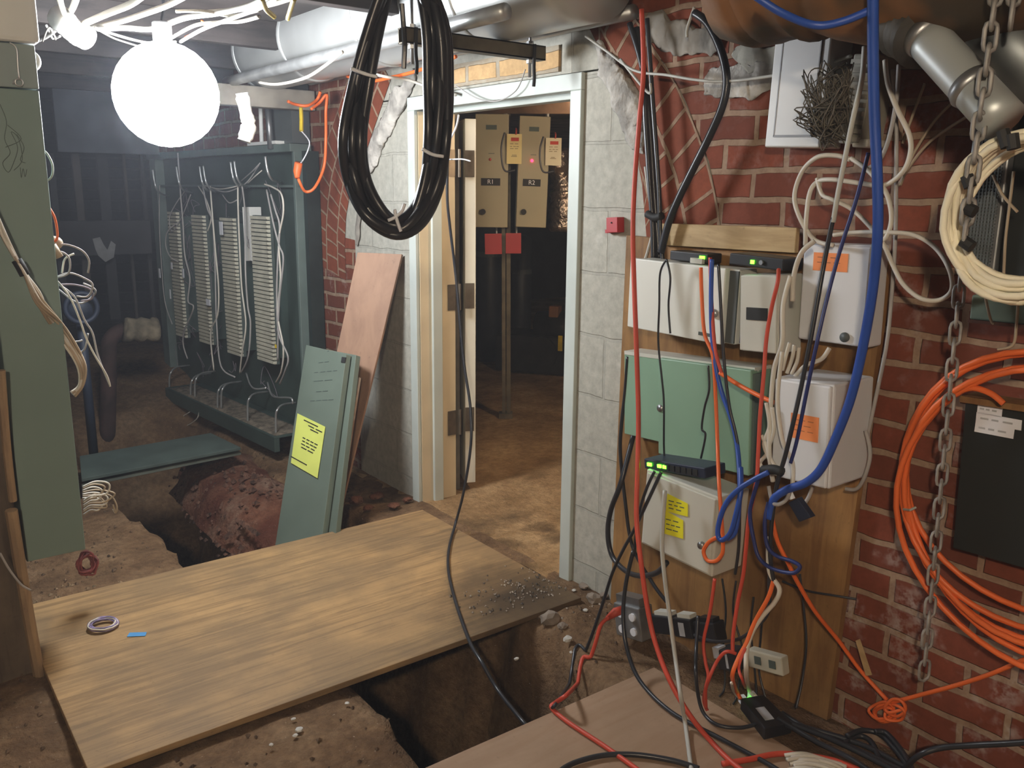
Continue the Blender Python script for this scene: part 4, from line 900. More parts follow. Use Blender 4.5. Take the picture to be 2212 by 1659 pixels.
# ------------------------------------------------------------------ black cable coil hanging from the ceiling
CP = (P(860, 300, Y=1.95), V((-.35, -.94, 0)).normalized())
def cp(px, py, off=0): return P(px, py, plane=(CP[0] + CP[1] * off, CP[1]))
t = thing('black_cable_coil', cp(860, 505), 'long hanging coil of thick black cable in front of the doorway', 'cable coil')
rnd = random.Random(21)
base = [(868, -90), (838, -40), (805, 60), (776, 180), (760, 300), (768, 390), (800, 460), (855, 496), (900, 470), (935, 400), (950, 300), (953, 180), (948, 60), (915, -40)]
for k in range(7):
    s = [0, 1, .45, -.6, .75, .2, -1][k]
    q = []
    for i, (x, y) in enumerate(base):
        cx_, cy_ = 860, 210; ex = (x - cx_); ey = (y - cy_)
        f = 1 + .045 * s + rnd.uniform(-.012, .012)
        sp = 1.0 if y > 350 else 1 + .10 * s * (1 - max(0, y) / 350) 
        q.append(cp(cx_ + ex * (1 + .24 * s * (.9 if ex < 0 else 1) - .05) + rnd.uniform(-4, 4), cy_ + ey * (1 + .055 * s * (y > 250) - .02) + rnd.uniform(-3, 3), .012 * rnd.uniform(-2.2, 2.2)))
    MB().tube(spline(q, 6, True), .0125, 9, closed=True).build('cable_loop', SHEATH, t, smooth=True)
for px in ([(758, 148), (790, 160), (815, 166)], [(912, 322), (935, 334), (958, 338)], [(852, 452), (858, 478), (866, 500)], [(838, 476), (852, 470), (868, 456), (874, 440)]):
    MB().tube(spline([cp(x, y, .042) for x, y in px], 4), .0045, 6).build('cable_tie', PAPER, t, smooth=True)
MB().tube(spline([cp(868, 8, .05), cp(872, 60, .05), cp(874, 100, .06), cp(872, 148, .06)], 4), .006, 6).build('hanger_strap', SHEATH, t)
# ------------------------------------------------------------------ long cords by the doorway
cable('black_power_cord', 'thin black cord hanging by the door hinges and crossing the plywood into the trench', SHEATH, .0058,
      [(968, 300, 1.97), (966, 420, 1.97), (972, 490, 1.98), (984, 590, 1.99), (993, 690, 1.99), (1003, 790, 1.99), (1016, 880, 1.98), (1017, 960, 1.96), (1002, 1060, 1.93), (984, 1130, 'z.05'), (970, 1185, 'z.034'), (969, 1235, 'z.034'), (984, 1300, 'z.034'), (1014, 1385, 'z.036'), (1040, 1430, 'z.03'), (1075, 1490, 'z-.02'), (1132, 1562, 'z-.01'), (1155, 1585, 'z-.05')])
cable('grey_string', 'thin pale string across the upper door frame', PALEW, .0022, [(1135, 150, 1.985), (1115, 195, 1.985), (1075, 218, 1.985), (1030, 212, 1.985), (985, 185, 1.985)], cat='string')
cable('white_lace', 'short white lace hanging at the top hinge of the door', PAPER, .004, [(991, 248, 1.985), (985, 275, 1.985), (970, 305, 1.985), (958, 322, 1.985)], cat='string')
cable('white_lace', 'white lace strung over the top hinge plates', PAPER, .0028, [(955, 345, 1.99), (980, 344, 1.99), (1000, 344, 1.99), (1016, 348, 1.99)], cat='string')
cable('orange_cable', 'orange cord running under the big duct behind the black coil', ORNC, .007, [(750, 165, 1.88), (800, 175, 1.88), (850, 166, 1.88), (905, 152, 1.88), (970, 128, 1.88), (985, 122, 1.88)])
cable('white_cable', 'white cable sagging from the black coil to the door frame corner', WCAB, .006, [(768, 150, 1.75), (830, 165, 1.80), (880, 172, 1.90), (925, 188, 1.96), (985, 205, 1.985)])
cable('white_thin_cable', 'pale cord sagging under the duct beside the white lamp', WCAB, .006, [(560, 178, 1.5), (600, 182, 1.5), (660, 168, 1.5), (705, 140, 1.5), (740, 112, 1.5)])
t = thing('orange_extension_cord', P(660, 310, Y=3.92), 'orange extension cord with plug and yellow tag by the terminal frame', 'cord')
Yc = 3.9
def oc(px): return [P(x, y, Y=Yc + (.02 * (i % 2))) for i, (x, y) in enumerate(px)]
MB().tube(spline(oc([(622, 219), (640, 226), (665, 228), (685, 215), (692, 198)]), 5), .007, 8).build('cord_run', ORNC, t, smooth=True)
MB().tube(spline(oc([(672, 236), (690, 222), (706, 205), (704, 240), (704, 300), (700, 360), (680, 405), (660, 414), (648, 395), (643, 380)]), 5), .007, 8).build('cord_loop', ORNC, t, smooth=True)
MB().tube(oc([(642, 384), (642, 370), (645, 352)]), [.011, .019, .018], 10).build('plug', ORNC, t, smooth=True)
MB().tube(oc([(650, 232), (651, 258), (651, 283)]), .009, 6).build('yellow_tag', YTAG, t)
MB().tube(spline(oc([(652, 284), (668, 305), (665, 325), (655, 345), (650, 352)]), 4), .003, 6).build('tag_string', PAPER, t)
# ------------------------------------------------------------------ black cables down the block wall
for k, (px, r, lb) in enumerate(((((1375, 60), (1392, 160), (1404, 280), (1412, 400), (1418, 480), (1424, 560)), .0105, 'thick black cable nearest the red cable on the block wall'),
    (((1360, 50), (1388, 150), (1396, 280), (1404, 400), (1410, 480), (1412, 560)), .009, 'black cable behind the others at the block wall edge'),
    (((1398, 40), (1408, 190), (1416, 300), (1424, 420), (1426, 500), (1432, 565)), .007, 'slim black cable in the bundle by the arch bricks'),
    (((1500, 28), (1530, 52), (1558, 110), (1570, 170), (1562, 225), (1535, 290), (1500, 360), (1468, 425), (1445, 480), (1428, 545)), .0115, 'thick black cable curving across the arch bricks'))):
    cable('black_cable', lb, SHEATH, r, [(x, y, 1.99 - .012 * k) for x, y in px])
o = MB().tube(spline([P(x, y, X=1.965) for x, y in ((1398, 462), (1415, 470), (1430, 466))], 4), .012, 8).build('cable_strap', INK, smooth=True); tag(o, 'black strap around the cable bundle above the white cabinet', 'strap')
for px, lb in ((((1265, 78), (1310, 110), (1370, 152), (1440, 162), (1500, 172), (1560, 176), (1640, 168), (1750, 148), (1840, 120)), 'white cable strung over the arch bricks to the punch block'),
    (((1340, 128), (1400, 200), (1405, 180)), 'short white cable end at the arch mortar'), (((1500, 15), (1485, 60), (1484, 80)), 'white wire hanging from the ceiling over the arch')):
    cable('white_cable', lb, GREYC, .0042, [(x, y, 1.955) for x, y in px])
cable('white_cable', 'white cable running down the block wall edge beside the black bundle', GREYC, .005, [(1394, 360, 2.0), (1402, 420, 2.0), (1412, 485, 2.0), (1400, 540, 2.0), (1392, 565, 2.0)])
# red cable
cable('red_cable', 'long red cable hanging past the cabinets and down onto the pinkish plywood', REDC, .0072,
      [(1386, 20, 1.84), (1390, 150, 1.84), (1381, 260, 1.83), (1371, 390, 1.82), (1367, 500, 1.81), (1370, 620, 1.80), (1375, 760, 1.78), (1379, 900, 1.76), (1377, 1020, 1.72), (1375, 1120, 1.69), (1384, 1210, 1.67), (1398, 1310, 1.66), (1416, 1390, 1.65), (1447, 1470, 1.62), (1490, 1545, 'z.07'), (1540, 1606, 'z.034'), (1585, 1650, 'z.034'), (1640, 1690, 'z.034')])
cable('red_cable', 'red cable lying on the pinkish plywood towards the white cable bundle', REDC, .0075, [(1560, 1650, 'z.03'), (1620, 1640, 'z.03'), (1690, 1628, 'z.03'), (1790, 1640, 'z.03'), (1860, 1665, 'z.03')])
# grey cable low
cable('grey_cable', 'pale grey cable hanging in front of the stickered pale box down to the floor', GREYC, .006, [(1436, 1060, 1.70), (1430, 1170, 1.69), (1436, 1250, 1.68), (1448, 1340, 1.67), (1460, 1430, 1.65), (1470, 1500, 1.58), (1480, 1560, 'z.04'), (1492, 1650, 'z.03'), (1500, 1700, 'z.03')])
# big blue bundle
cable('blue_cable_bundle', 'thick blue cable bundle hanging from above and curving under the lower white box', BLUEC, .0100,
      [(1886, -30, 1.50), (1886, 100, 1.53), (1889, 250, 1.56), (1895, 380, 1.58), (1896, 500, 1.60), (1886, 620, 1.63), (1864, 750, 1.66), (1838, 860, 1.68), (1806, 945, 1.70), (1775, 1010, 1.71), (1742, 1042, 1.72), (1700, 1058, 1.73), (1672, 1078, 1.73), (1662, 1120, 1.73)], seg=10)
cable('blue_cable', 'blue cable crossing the fat jacketed pipe overhead', BLUEC, .0075, [(1630, -10, 1.42), (1690, 28, 1.45), (1760, 54, 1.47), (1820, 46, 1.5), (1884, 20, 1.52)])
cable('blue_cable', 'bright blue cable arching from the tied bundle to the loop beside the pale box', BLUEC, .0065,
      [(1660, 1020, 1.70), (1630, 1035, 1.69), (1592, 1060, 1.68), (1566, 1092, 1.68), (1552, 1135, 1.68), (1552, 1160, 1.68), (1562, 1166, 1.68), (1578, 1150, 1.68), (1590, 1110, 1.68), (1600, 1060, 1.69), (1600, 1010, 1.72)])
cable('blue_cable', 'blue cable running down over the white and green cabinets', BLUEC, .0062, [(1538, 560, 1.83), (1536, 640, 1.83), (1538, 720, 1.83), (1546, 790, 1.82), (1560, 850, 1.82), (1578, 900, 1.81), (1592, 960, 1.80), (1598, 1040, 1.76), (1596, 1100, 1.73), (1588, 1150, 1.72), (1570, 1165, 1.71)])
cable('blue_cable', 'dark blue cable loop dangling over the bare backing board', DBLUE, .005,
      [(1640, 1030, 1.72), (1628, 1070, 1.72), (1620, 1110, 1.72), (1628, 1165, 1.72), (1640, 1205, 1.72), (1668, 1228, 1.72), (1712, 1238, 1.72), (1728, 1224, 1.72), (1710, 1212, 1.72), (1680, 1202, 1.72), (1658, 1180, 1.72), (1652, 1130, 1.72), (1660, 1085, 1.73)])
cable('blue_cable', 'thin dark blue cable slanting over both white boxes', DBLUE, .0045, [(1876, 330, 1.76), (1850, 430, 1.77), (1815, 540, 1.77), (1788, 640, 1.76), (1765, 740, 1.74), (1742, 850, 1.74), (1722, 950, 1.74), (1708, 1000, 1.74)])
cable('black_cable', 'thin black cable slanting over the upper white box to the tied knot', SHEATH, .0055, [(1800, 470, 1.77), (1782, 560, 1.77), (1766, 650, 1.76), (1750, 740, 1.75), (1730, 840, 1.74), (1712, 920, 1.73), (1695, 990, 1.73), (1680, 1040, 1.73), (1668, 1120, 1.73), (1664, 1200, 1.73), (1672, 1260, 1.74)])
cable('grey_cable', 'pale grey cable slanting down past the punch block', GREYC, .0058, [(1868, 100, 1.80), (1862, 170, 1.80), (1842, 260, 1.79), (1826, 340, 1.78), (1810, 420, 1.77), (1800, 480, 1.77)])
# orange / red thin cords over cabinets
cable('orange_cable', 'orange cord hanging over the wide white cabinet down past the pale box', ORNC, .0052, [(1514, 578, 1.84), (1516, 640, 1.84), (1522, 720, 1.83), (1540, 770, 1.82), (1546, 860, 1.82), (1550, 960, 1.80), (1553, 1040, 1.72), (1558, 1110, 1.70), (1562, 1180, 1.70), (1558, 1200, 1.70), (1545, 1212, 1.70), (1528, 1210, 1.70), (1520, 1190, 1.70), (1532, 1170, 1.70), (1550, 1160, 1.70)])
cable('orange_cable', 'orange cord beside the blue one over the white cabinet latch', REDC, .005, [(1534, 556, 1.835), (1536, 620, 1.835), (1540, 700, 1.83), (1546, 760, 1.82), (1560, 810, 1.82)])
cable('orange_cable', 'orange cord slanting over the mint green door to the white boxes', ORNC, .006, [(1555, 805, 1.82), (1590, 828, 1.82), (1630, 850, 1.81), (1672, 870, 1.80)])
cable('red_thin_cable', 'thin red cord from the flat media converter down past the green cabinet', REDC, .0052, [(1682, 582, 1.82), (1680, 610, 1.80), (1668, 660, 1.80), (1656, 730, 1.80), (1650, 810, 1.79), (1642, 900, 1.78), (1638, 980, 1.77), (1634, 1040, 1.76), (1618, 1120, 1.76), (1612, 1180, 1.76), (1606, 1240, 1.76), (1594, 1300, 1.75), (1584, 1370, 1.74), (1583, 1410, 1.73)])
cable('orange_cable', 'red orange cord hanging from the pale box foot towards the floor sheet', REDC, .0048, [(1544, 1250, 1.74), (1534, 1320, 1.73), (1520, 1385, 1.72), (1524, 1430, 1.71), (1530, 1460, 1.70), (1524, 1490, 1.69), (1525, 1530, 'z.05')])
cable('orange_cable', 'red orange cord looping over the dark adapter onto the floor sheet', REDC, .0048, [(1590, 1412, 1.73), (1568, 1408, 1.71), (1548, 1430, 1.70), (1530, 1470, 1.68), (1520, 1510, 'z.06'), (1528, 1535, 'z.03')])
cable('orange_cable', 'long orange cord slanting from tied bundle across the board to the brick wall knot', ORNC, .0056, [(1668, 1120, 1.76), (1680, 1170, 1.77), (1702, 1215, 1.79), (1722, 1256, 1.81), (1760, 1320, 1.86), (1812, 1385, 1.93), (1860, 1450, 1.97), (1916, 1512, 1.985)])
cable('orange_cable', 'bundle of orange patch cords dropping into the power injector', ORNC, .0055, [(1672, 1250, 1.74), (1660, 1290, 1.73), (1630, 1345, 1.72), (1612, 1390, 1.70), (1596, 1420, 1.68), (1582, 1460, 1.66), (1590, 1490, 'z.08'), (1600, 1510, 'z.055')])
cable('orange_cable', 'orange patch cord beside the white one over the power injector', REDC, .004, [(1610, 1400, 1.69), (1596, 1440, 1.67), (1604, 1470, 1.66), (1610, 1485, 'z.07')])
cable('white_cable', 'white patch cable curving down to the black power injector', WCAB, .0062, [(1662, 1160, 1.74), (1660, 1200, 1.74), (1664, 1240, 1.74), (1684, 1272, 1.74), (1674, 1300, 1.74), (1648, 1330, 1.73), (1628, 1360, 1.72), (1614, 1400, 1.70), (1612, 1450, 1.68), (1618, 1490, 'z.06'), (1632, 1505, 'z.05')])
cable('white_cable', 'short white lead into the corner of the power injector', WCAB, .004, [(1580, 1475, 1.66), (1586, 1495, 'z.06'), (1600, 1510, 'z.048')])
# orange twine knot on the bricks
t = thing('orange_cord_knot', P(1920, 1530, X=1.985), 'tied knot of orange cord lying against the lower brick wall', 'cord')
rnd = random.Random(2)
for k in range(6):
    c = (1918 + rnd.uniform(-18, 18), 1530 + rnd.uniform(-6, 14)); a0 = rnd.uniform(0, 6)
    MB().tube(spline([P(c[0] + 32 * math.cos(a0 + i * 1.05) * rnd.uniform(.5, 1.), c[1] + 18 * math.sin(a0 + i * 1.05) * rnd.uniform(.6, 1.2), X=1.985 + rnd.uniform(-.012, .008)) for i in range(6)], 5, True), .0042, 6, closed=True).build('cord_loop', ORNC, t, smooth=True)
cable('orange_cable', 'orange cord rising from the knot along the lower brick wall', ORNC, .0056, [(1918, 1520, 1.99), (1985, 1502, 1.985), (2060, 1482, 1.98), (2140, 1456, 1.975), (2215, 1424, 1.97), (2260, 1405, 1.97)])
# white cable loops between punch block and boxes
WL = 1.90
for px, r, lb in ((((1912, 130), (1918, 180), (1938, 235), (1964, 290), (1967, 330), (1950, 372), (1910, 400), (1860, 396), (1800, 388), (1768, 392), (1750, 415), (1742, 470), (1740, 530)), .0058, 'white cable dropping from the jacketed pipe and looping over the upper white box'),
    (((1838, 345), (1806, 336), (1765, 340), (1732, 372), (1716, 425), (1730, 475), (1760, 518), (1800, 530)), .0058, 'big white cable loop over the bricks above the upper white box'),
    (((1838, 342), (1868, 362), (1892, 386), (1916, 420), (1926, 470), (1916, 510), (1896, 530)), .0055, 'white cable arc meeting the blue bundle over the upper white box'),
    (((1765, 385), (1776, 420), (1800, 432), (1840, 452), (1880, 490), (1910, 530), (1930, 575), (1952, 615), (1990, 645), (2030, 648), (2056, 625), (2050, 580), (2020, 535), (1975, 508), (1920, 502), (1850, 502), (1800, 508)), .0052, 'white cable making a wide loop to the chain over the bricks'),
    (((1928, 150), (1936, 260), (1936, 400), (1934, 520), (1926, 640), (1916, 740), (1892, 860), (1872, 950)), .0048, 'pale cable straight down the bricks beside the white boxes'),
    (((1942, 140), (1936, 220), (1920, 300), (1900, 345), (1866, 370)), .005, 'pale cable bending behind the blue bundle near the punch block'),
    (((1712, 650), (1716, 590), (1732, 545), (1760, 520)), .0062, 'white cable rising from the small pale box to the upper white box'),
    (((1708, 596), (1692, 660), (1690, 740), (1672, 800), (1664, 900), (1662, 980), (1670, 1040)), .006, 'white cable falling beside the small pale box'),
    (((1690, 760), (1680, 860), (1690, 950), (1712, 1000), (1712, 1045)), .0055, 'white cable crossing the edge of the lower white box'),
    (((1792, 752), (1775, 775), (1740, 790), (1716, 815)), .0055, 'short white cable between the two white boxes'),
    (((1870, 930), (1880, 980), (1868, 1030), (1850, 1056), (1826, 1056)), .005, 'cream cable curling around the side of the lower white box'),
    (((1756, 1050), (1748, 1072), (1740, 1085)), .005, 'stub of white cable under the lower white box'),
    (((1660, 1050), (1668, 1082), (1680, 1090), (1698, 1080), (1706, 1062)), .005, 'small white cable loop by the hanging dongle')):
    m = WCAB if r > .005 else PALEW
    xs = {'white cable rising from the small pale box to the upper white box': 1.80, 'white cable falling beside the small pale box': 1.79, 'white cable crossing the edge of the lower white box': 1.76, 'short white cable between the two white boxes': 1.84, 'cream cable curling around the side of the lower white box': 1.93, 'stub of white cable under the lower white box': 1.86, 'small white cable loop by the hanging dongle': 1.735}.get(lb, WL if 'straight' not in lb else 1.96)
    cable('white_cable', lb, m, r, [(x, y, xs - .006 * (i % 3)) for i, (x, y) in enumerate(px)])
for k, (px, lb) in enumerate(((((1998, 180), (1975, 240), (1950, 310)), 'thin tan wire fanning out nearest the punch block'), (((2070, 210), (2020, 260), (1975, 330), (1945, 400)), 'middle thin tan wire fanning over the bricks'), (((2095, 248), (2010, 305), (1965, 360), (1940, 402)), 'thin tan wire ending at the vent panel'))):
    cable('tan_wire', lb, TANC, .0034, [(x, y, 1.985) for x, y in px])
for k, px in enumerate((((1655, 870), (1662, 920), (1650, 960), (1664, 1000), (1650, 1015)), ((1668, 880), (1672, 930), (1660, 975), (1676, 1010)), ((1645, 940), (1658, 975), (1642, 1000), (1655, 1018)), ((1690, 800), (1700, 760), (1706, 740)), ((1700, 806), (1712, 770), (1716, 745)), ((1710, 808), (1722, 780), (1726, 750)))):
    o = cable('white_stub_wire', 'short white wire in the tied bunch between green cabinet and white boxes', WCAB, .0048, [(x, y, 1.80 - .02 * (k < 3)) for x, y in px], group='white stub wires by the green cabinet')
o = MB().tube(spline([P(x, y, X=1.725) for x, y in ((1648, 1016), (1672, 1014), (1690, 1020))], 4), .012, 8).build('bundle_tie', INK, smooth=True); tag(o, 'black tie gathering the cables beside the lower white box', 'tie')
# thin black leads over the cabinets, and strands that imitate cast cable shadows
for k, (px, X, r, lb) in enumerate(((((1440, 560), (1426, 590), (1424, 660), (1422, 740), (1430, 820), (1434, 870), (1434, 960), (1436, 1000)), 1.83, .003, 'thin black strand drawn as a cable shadow over the wide white cabinet'),
    (((1440, 560), (1448, 600), (1444, 660), (1448, 720)), 1.83, .003, 'short thin black strand drawn as a cable shadow on the wide white cabinet'),
    (((1552, 570), (1556, 640), (1560, 720), (1566, 800), (1576, 880), (1590, 940), (1598, 1000), (1598, 1080), (1596, 1180), (1588, 1240)), 1.80, .0042, 'black lead hanging over the cabinet latch and past the pale box side'),
    (((1530, 790), (1532, 840), (1522, 880), (1516, 925), (1524, 940), (1514, 990)), 1.82, .003, 'thin dark strand drawn as a cable shadow down the mint green door'),
    (((1356, 770), (1350, 850), (1342, 920), (1340, 980), (1350, 1080), (1366, 1180), (1410, 1260), (1440, 1300)), 1.93, .006, 'black cable along the mint green cabinet edge and down the blocks'))):
    cable('lead_or_shadow_line', lb, SHEATH, r, [(x, y, X) for x, y in px])
cable('black_cable', 'stout black cable loop on the pale blocks below the mint cabinet', SHEATH, .0085, [(1372, 925, 1.98), (1342, 1040, 1.90), (1320, 1100, 1.90), (1313, 1150, 1.90), (1322, 1200, 1.90), (1350, 1232, 1.88), (1384, 1244, 1.85), (1420, 1236, 1.82), (1440, 1215, 1.80)], seg=9)
cable('black_cable', 'black cable from the network switch down to the plywood edge over the trench', SHEATH, .0052, [(1428, 1020, 1.73), (1405, 1070, 1.72), (1372, 1140, 1.72), (1345, 1190, 1.73), (1322, 1240, 1.74), (1300, 1310, 1.74), (1270, 1395, 1.72), (1240, 1460, 1.70), (1205, 1515, 'z.04'), (1192, 1530, 'z.03')])
cable('black_cable', 'second black cable leaving the network switch', SHEATH, .0045, [(1414, 1018, 1.73), (1395, 1060, 1.72), (1378, 1120, 1.72), (1370, 1200, 1.74)])
cable('black_cable', 'black cable sweeping across the pinkish plywood to the floor bundle', SHEATH, .0062, [(1368, 1190, 1.75), (1352, 1260, 1.73), (1346, 1330, 1.71), (1354, 1400, 1.69), (1382, 1470, 'z.05'), (1450, 1538, 'z.03'), (1550, 1592, 'z.03'), (1650, 1645, 'z.03'), (1700, 1675, 'z.03')])
cable('black_cable', 'black cable hanging from the adapters and curving to the power injector', SHEATH, .0052, [(1508, 1330, 1.80), (1504, 1400, 1.76), (1503, 1450, 1.70), (1508, 1500, 'z.08'), (1520, 1540, 'z.035'), (1550, 1566, 'z.03'), (1600, 1572, 'z.03'), (1640, 1562, 'z.035')])
cable('black_cable', 'black cable draped over the pinkish sheet near its front edge', SHEATH, .007, [(1190, 1680, 'z.03'), (1235, 1650, 'z.03'), (1300, 1632, 'z.03'), (1370, 1630, 'z.03'), (1450, 1642, 'z.03'), (1510, 1660, 'z.03')])
cable('black_cable', 'black cable looping along the row of adapters to the white patch cable', SHEATH, .0048, [(1500, 1372, 1.80), (1540, 1385, 1.77), (1590, 1382, 1.75), (1626, 1360, 1.74), (1660, 1320, 1.74), (1662, 1250, 1.74), (1668, 1180, 1.74)])
cable('lead_or_shadow_line', 'thin black lead slanting over the board to the brick wall', SHEATH, .003, [(1690, 1255, 1.96), (1740, 1275, 1.97), (1800, 1286, 1.985), (1850, 1294, 2.01)])
for k, (x0_, y0_) in enumerate(((1590, 1255), (1560, 1250), (1650, 1300), (1728, 1240), (1628, 1290))):
    cable('lead_or_shadow_line', 'thin dark lead hanging straight down the lower backing board', SHEATH, .003, [(x0_, y0_, 1.94), (x0_ - 6 + 14 * (k % 2), y0_ + 70, 1.93), (x0_ + 14 - 12 * (k % 3), y0_ + 150, 1.92), (x0_ + 6, y0_ + 225, 1.90), (x0_ - 8, y0_ + 290, 1.86)], group='dark leads on the lower backing board')
def rest(q, r):
    for v in q:
        if v.z < .2: v.z = max(v.z, floor_z(v.x, v.y) + r)
    return q
t = thing('red_plug_cord', P(1337, 1322, X=1.80), 'red cord plugged into the galvanised outlet box and trailing to the plywood', 'cord')
MB().tube([P(1343, 1318, X=1.80), P(1330, 1322, X=1.77), P(1312, 1336, X=1.76)], [.0135, .014, .008], 10).build('plug', REDC, t, smooth=True)
MB().tube(rest(spline([S(a) for a in ((1316, 1333, 1.76), (1298, 1350, 1.74), (1286, 1390, 1.72), (1272, 1430, 1.70), (1252, 1470, 1.66), (1225, 1500, 'z.08'), (1200, 1518, 'z.04'), (1192, 1530, 'z.03'), (1230, 1562, 'z.028'), (1300, 1608, 'z.028'), (1360, 1650, 'z.028'), (1400, 1680, 'z.028'))], 6), .0062), .0062, 8).build('cord', REDC, t, smooth=True)
# floor bundle bottom right
for k, px in enumerate(([(1690, 1540), (1740, 1572), (1830, 1610), (1920, 1650), (2000, 1690)], [(1700, 1560), (1780, 1590), (1850, 1622), (1940, 1668)], [(1680, 1552), (1760, 1600), (1840, 1640), (1900, 1680)], [(1650, 1545), (1720, 1566), (1800, 1588), (1880, 1616), (1960, 1660)],
                        [(1830, 1590), (1860, 1578), (1900, 1585), (1935, 1620), (1965, 1660)], [(1890, 1580), (1915, 1584), (1950, 1625), (1975, 1670)], [(1820, 1610), (1850, 1590), (1880, 1600), (1900, 1640)])):
    cable('floor_cable', 'dark cable in the tangled bundle on the floor by the lower brick wall', SHEATH, .007, [(x, y, 'z%.3f' % (.03 + .012 * (k % 3))) for x, y in px], group='tangled dark floor cables')
cable('black_cable', 'black cable running low along the bricks from the floor bundle', SHEATH, .007, [(1955, 1660, 'z.05'), (1985, 1632, 1.86), (2030, 1616, 1.88), (2100, 1610, 1.90), (2180, 1606, 1.91), (2260, 1600, 1.92)])
rnd = random.Random(31)
for k in range(9):
    x, y = 1695 + rnd.uniform(0, 20), 1632 + k * 4.5
    cable('white_floor_wire', 'white cable end in the bunch at the bottom edge of the pinkish plywood', WCAB, .0055, [(x, y, 'z%.3f' % (.032 + .008 * (k % 3))), (x + 40, y - 4, 'z%.3f' % (.045 + .006 * (k % 2))), (x + 90 + rnd.uniform(-10, 10), y + 8, 'z%.3f' % (.032 + .008 * (k % 3))), (x + 125 + rnd.uniform(-8, 8), y + 20, 'z.03')], group='white cable ends on the plywood')
# ------------------------------------------------------------------ coils and chain on the brick wall
t = thing('orange_cable_coil', P(2180, 1380, X=1.95), 'big coil of orange cable hung on the brick wall round the black panel', 'cable coil')
rnd = random.Random(8); OC = P(2240, 1062, X=1.93)
for k in range(6):
    R = .283 + .010 * (k % 3) + rnd.uniform(-.003, .003); oy = V((0, -.006 * k, (.012 - .013 * k)))
    q = [OC + oy + V((.012 * math.sin(3 * a + k) - .012 * (k % 2) - .006 * k, -math.cos(a) * R * -1.0, math.sin(a) * R * (1.0 + .012 * k))) for a in [2 * math.pi * i / 40 for i in range(40)]]
    MB().tube(q, .0068, 9, closed=True).build('cable_loop', ORNC, t, smooth=True)
MB().tube(spline([P(x, y, X=1.90) for x, y in ((2062, 850), (2100, 838), (2140, 850), (2168, 872))], 5), .0068, 8).build('cable_tail', ORNC, t, smooth=True)
MB().tube([P(1952, 1100, X=1.90), P(1966, 1102, X=1.885), P(1978, 1096, X=1.90)], .003, 6).build('cable_tie', GREYC, t)
t = thing('cream_cable_coil', P(2190, 620, X=1.62), 'coil of cream white cable hanging in front of the vent panel', 'cable coil')
CC = P(2214, 458, X=1.62); rnd = random.Random(6)
for k in range(11):
    R = .107 + .0038 * (k % 6) + rnd.uniform(-.004, .004); s = rnd.uniform(-.03, .03)
    q = [CC + V((rnd.uniform(-.0, .0) + .018 * math.sin(2 * a + k) + s * .6, math.cos(a) * R + rnd.uniform(-.001, .001), math.sin(a) * R * 1.06 - .010 * (k % 4) * (math.sin(a) < 0))) for a in [2 * math.pi * i / 36 for i in range(36)]]
    MB().tube(q, .0068, 8, closed=True).build('cable_loop', CCAB, t, smooth=True)
for px in (((2088, 380), (2096, 404)), ((2080, 520), (2100, 534)), ((2166, 282), (2176, 318)), ((2186, 290), (2190, 322)), ((2088, 450), (2106, 458))):
    MB().tube([P(px[0][0], px[0][1], X=1.575), P(px[1][0], px[1][1], X=1.575)], .011, 8).build('black_tie', INK, t)
def chain(name, px0, px1, X, ln, wr_, label):
    a, b = P(*px0, X=X), P(*px1, X=X); d = (b - a); n = int(d.length / (ln * .72)); d.normalize(); s1 = d.orthogonal().normalized(); s2 = d.cross(s1)
    mb = MB()
    for i in range(n):
        c = a + d * (ln * .72 * i); w = s1 if i % 2 else s2; w = (w + (s2 if i % 2 else s1) * .45).normalized()
        h, wd_ = ln * .5, ln * .26
        mb.tube([c + d * (h - wd_) * sg + (d * math.sin(p) * sg if False else V((0, 0, 0))) + w * wd_ * math.cos(p) + d * wd_ * math.sin(p) for sg, ps in ((1, (0, .6, 1.57, 2.54, 3.14)), (-1, (3.14, 3.74, 4.71, 5.68, 6.28))) for p in ps], wr_, 6, closed=True)
    return tag(mb.build(name, ZINCH, smooth=True), label, 'chain')
chain('steel_chain', (2078, 560), (1992, 1500), 1.86, .054, .0034, 'rusty grey link chain hanging over the orange coil')
chain('steel_chain', (2152, -20), (2078, 560), 1.58, .05, .004, 'grey link chain holding the cream cable coil')
chain('steel_chain', (2192, -20), (2175, 120), 1.60, .05, .004, 'short grey chain at the upper picture corner by the flue')
for k, (px, lb) in enumerate(((((2145, 378), (2165, 420), (2198, 458)), 'tan wire seen through the cream coil, upper one'), (((2190, 370), (2180, 450), (2172, 520), (2168, 600)), 'tan wire hanging behind the cream coil'), (((2200, 640), (2196, 700), (2188, 745), (2155, 755)), 'tan wire hooked below the pale green trough'), (((2128, 640), (2140, 690), (2148, 700)), 'tan wire over the pale green trough'))):
    cable('tan_wire', lb, TANC, .003, [(x, y, 1.90) for x, y in px])
o = MB().hexa([P(x, y, X=X) for X in (1.985, 1.97) for x, y in ((1870, 1460), (1884, 1458), (1858, 1380), (1848, 1384))]).build('wood_splinter', PINE); tag(o, 'pale splinter of wood leaning on the lower bricks by the orange cord', 'wood')
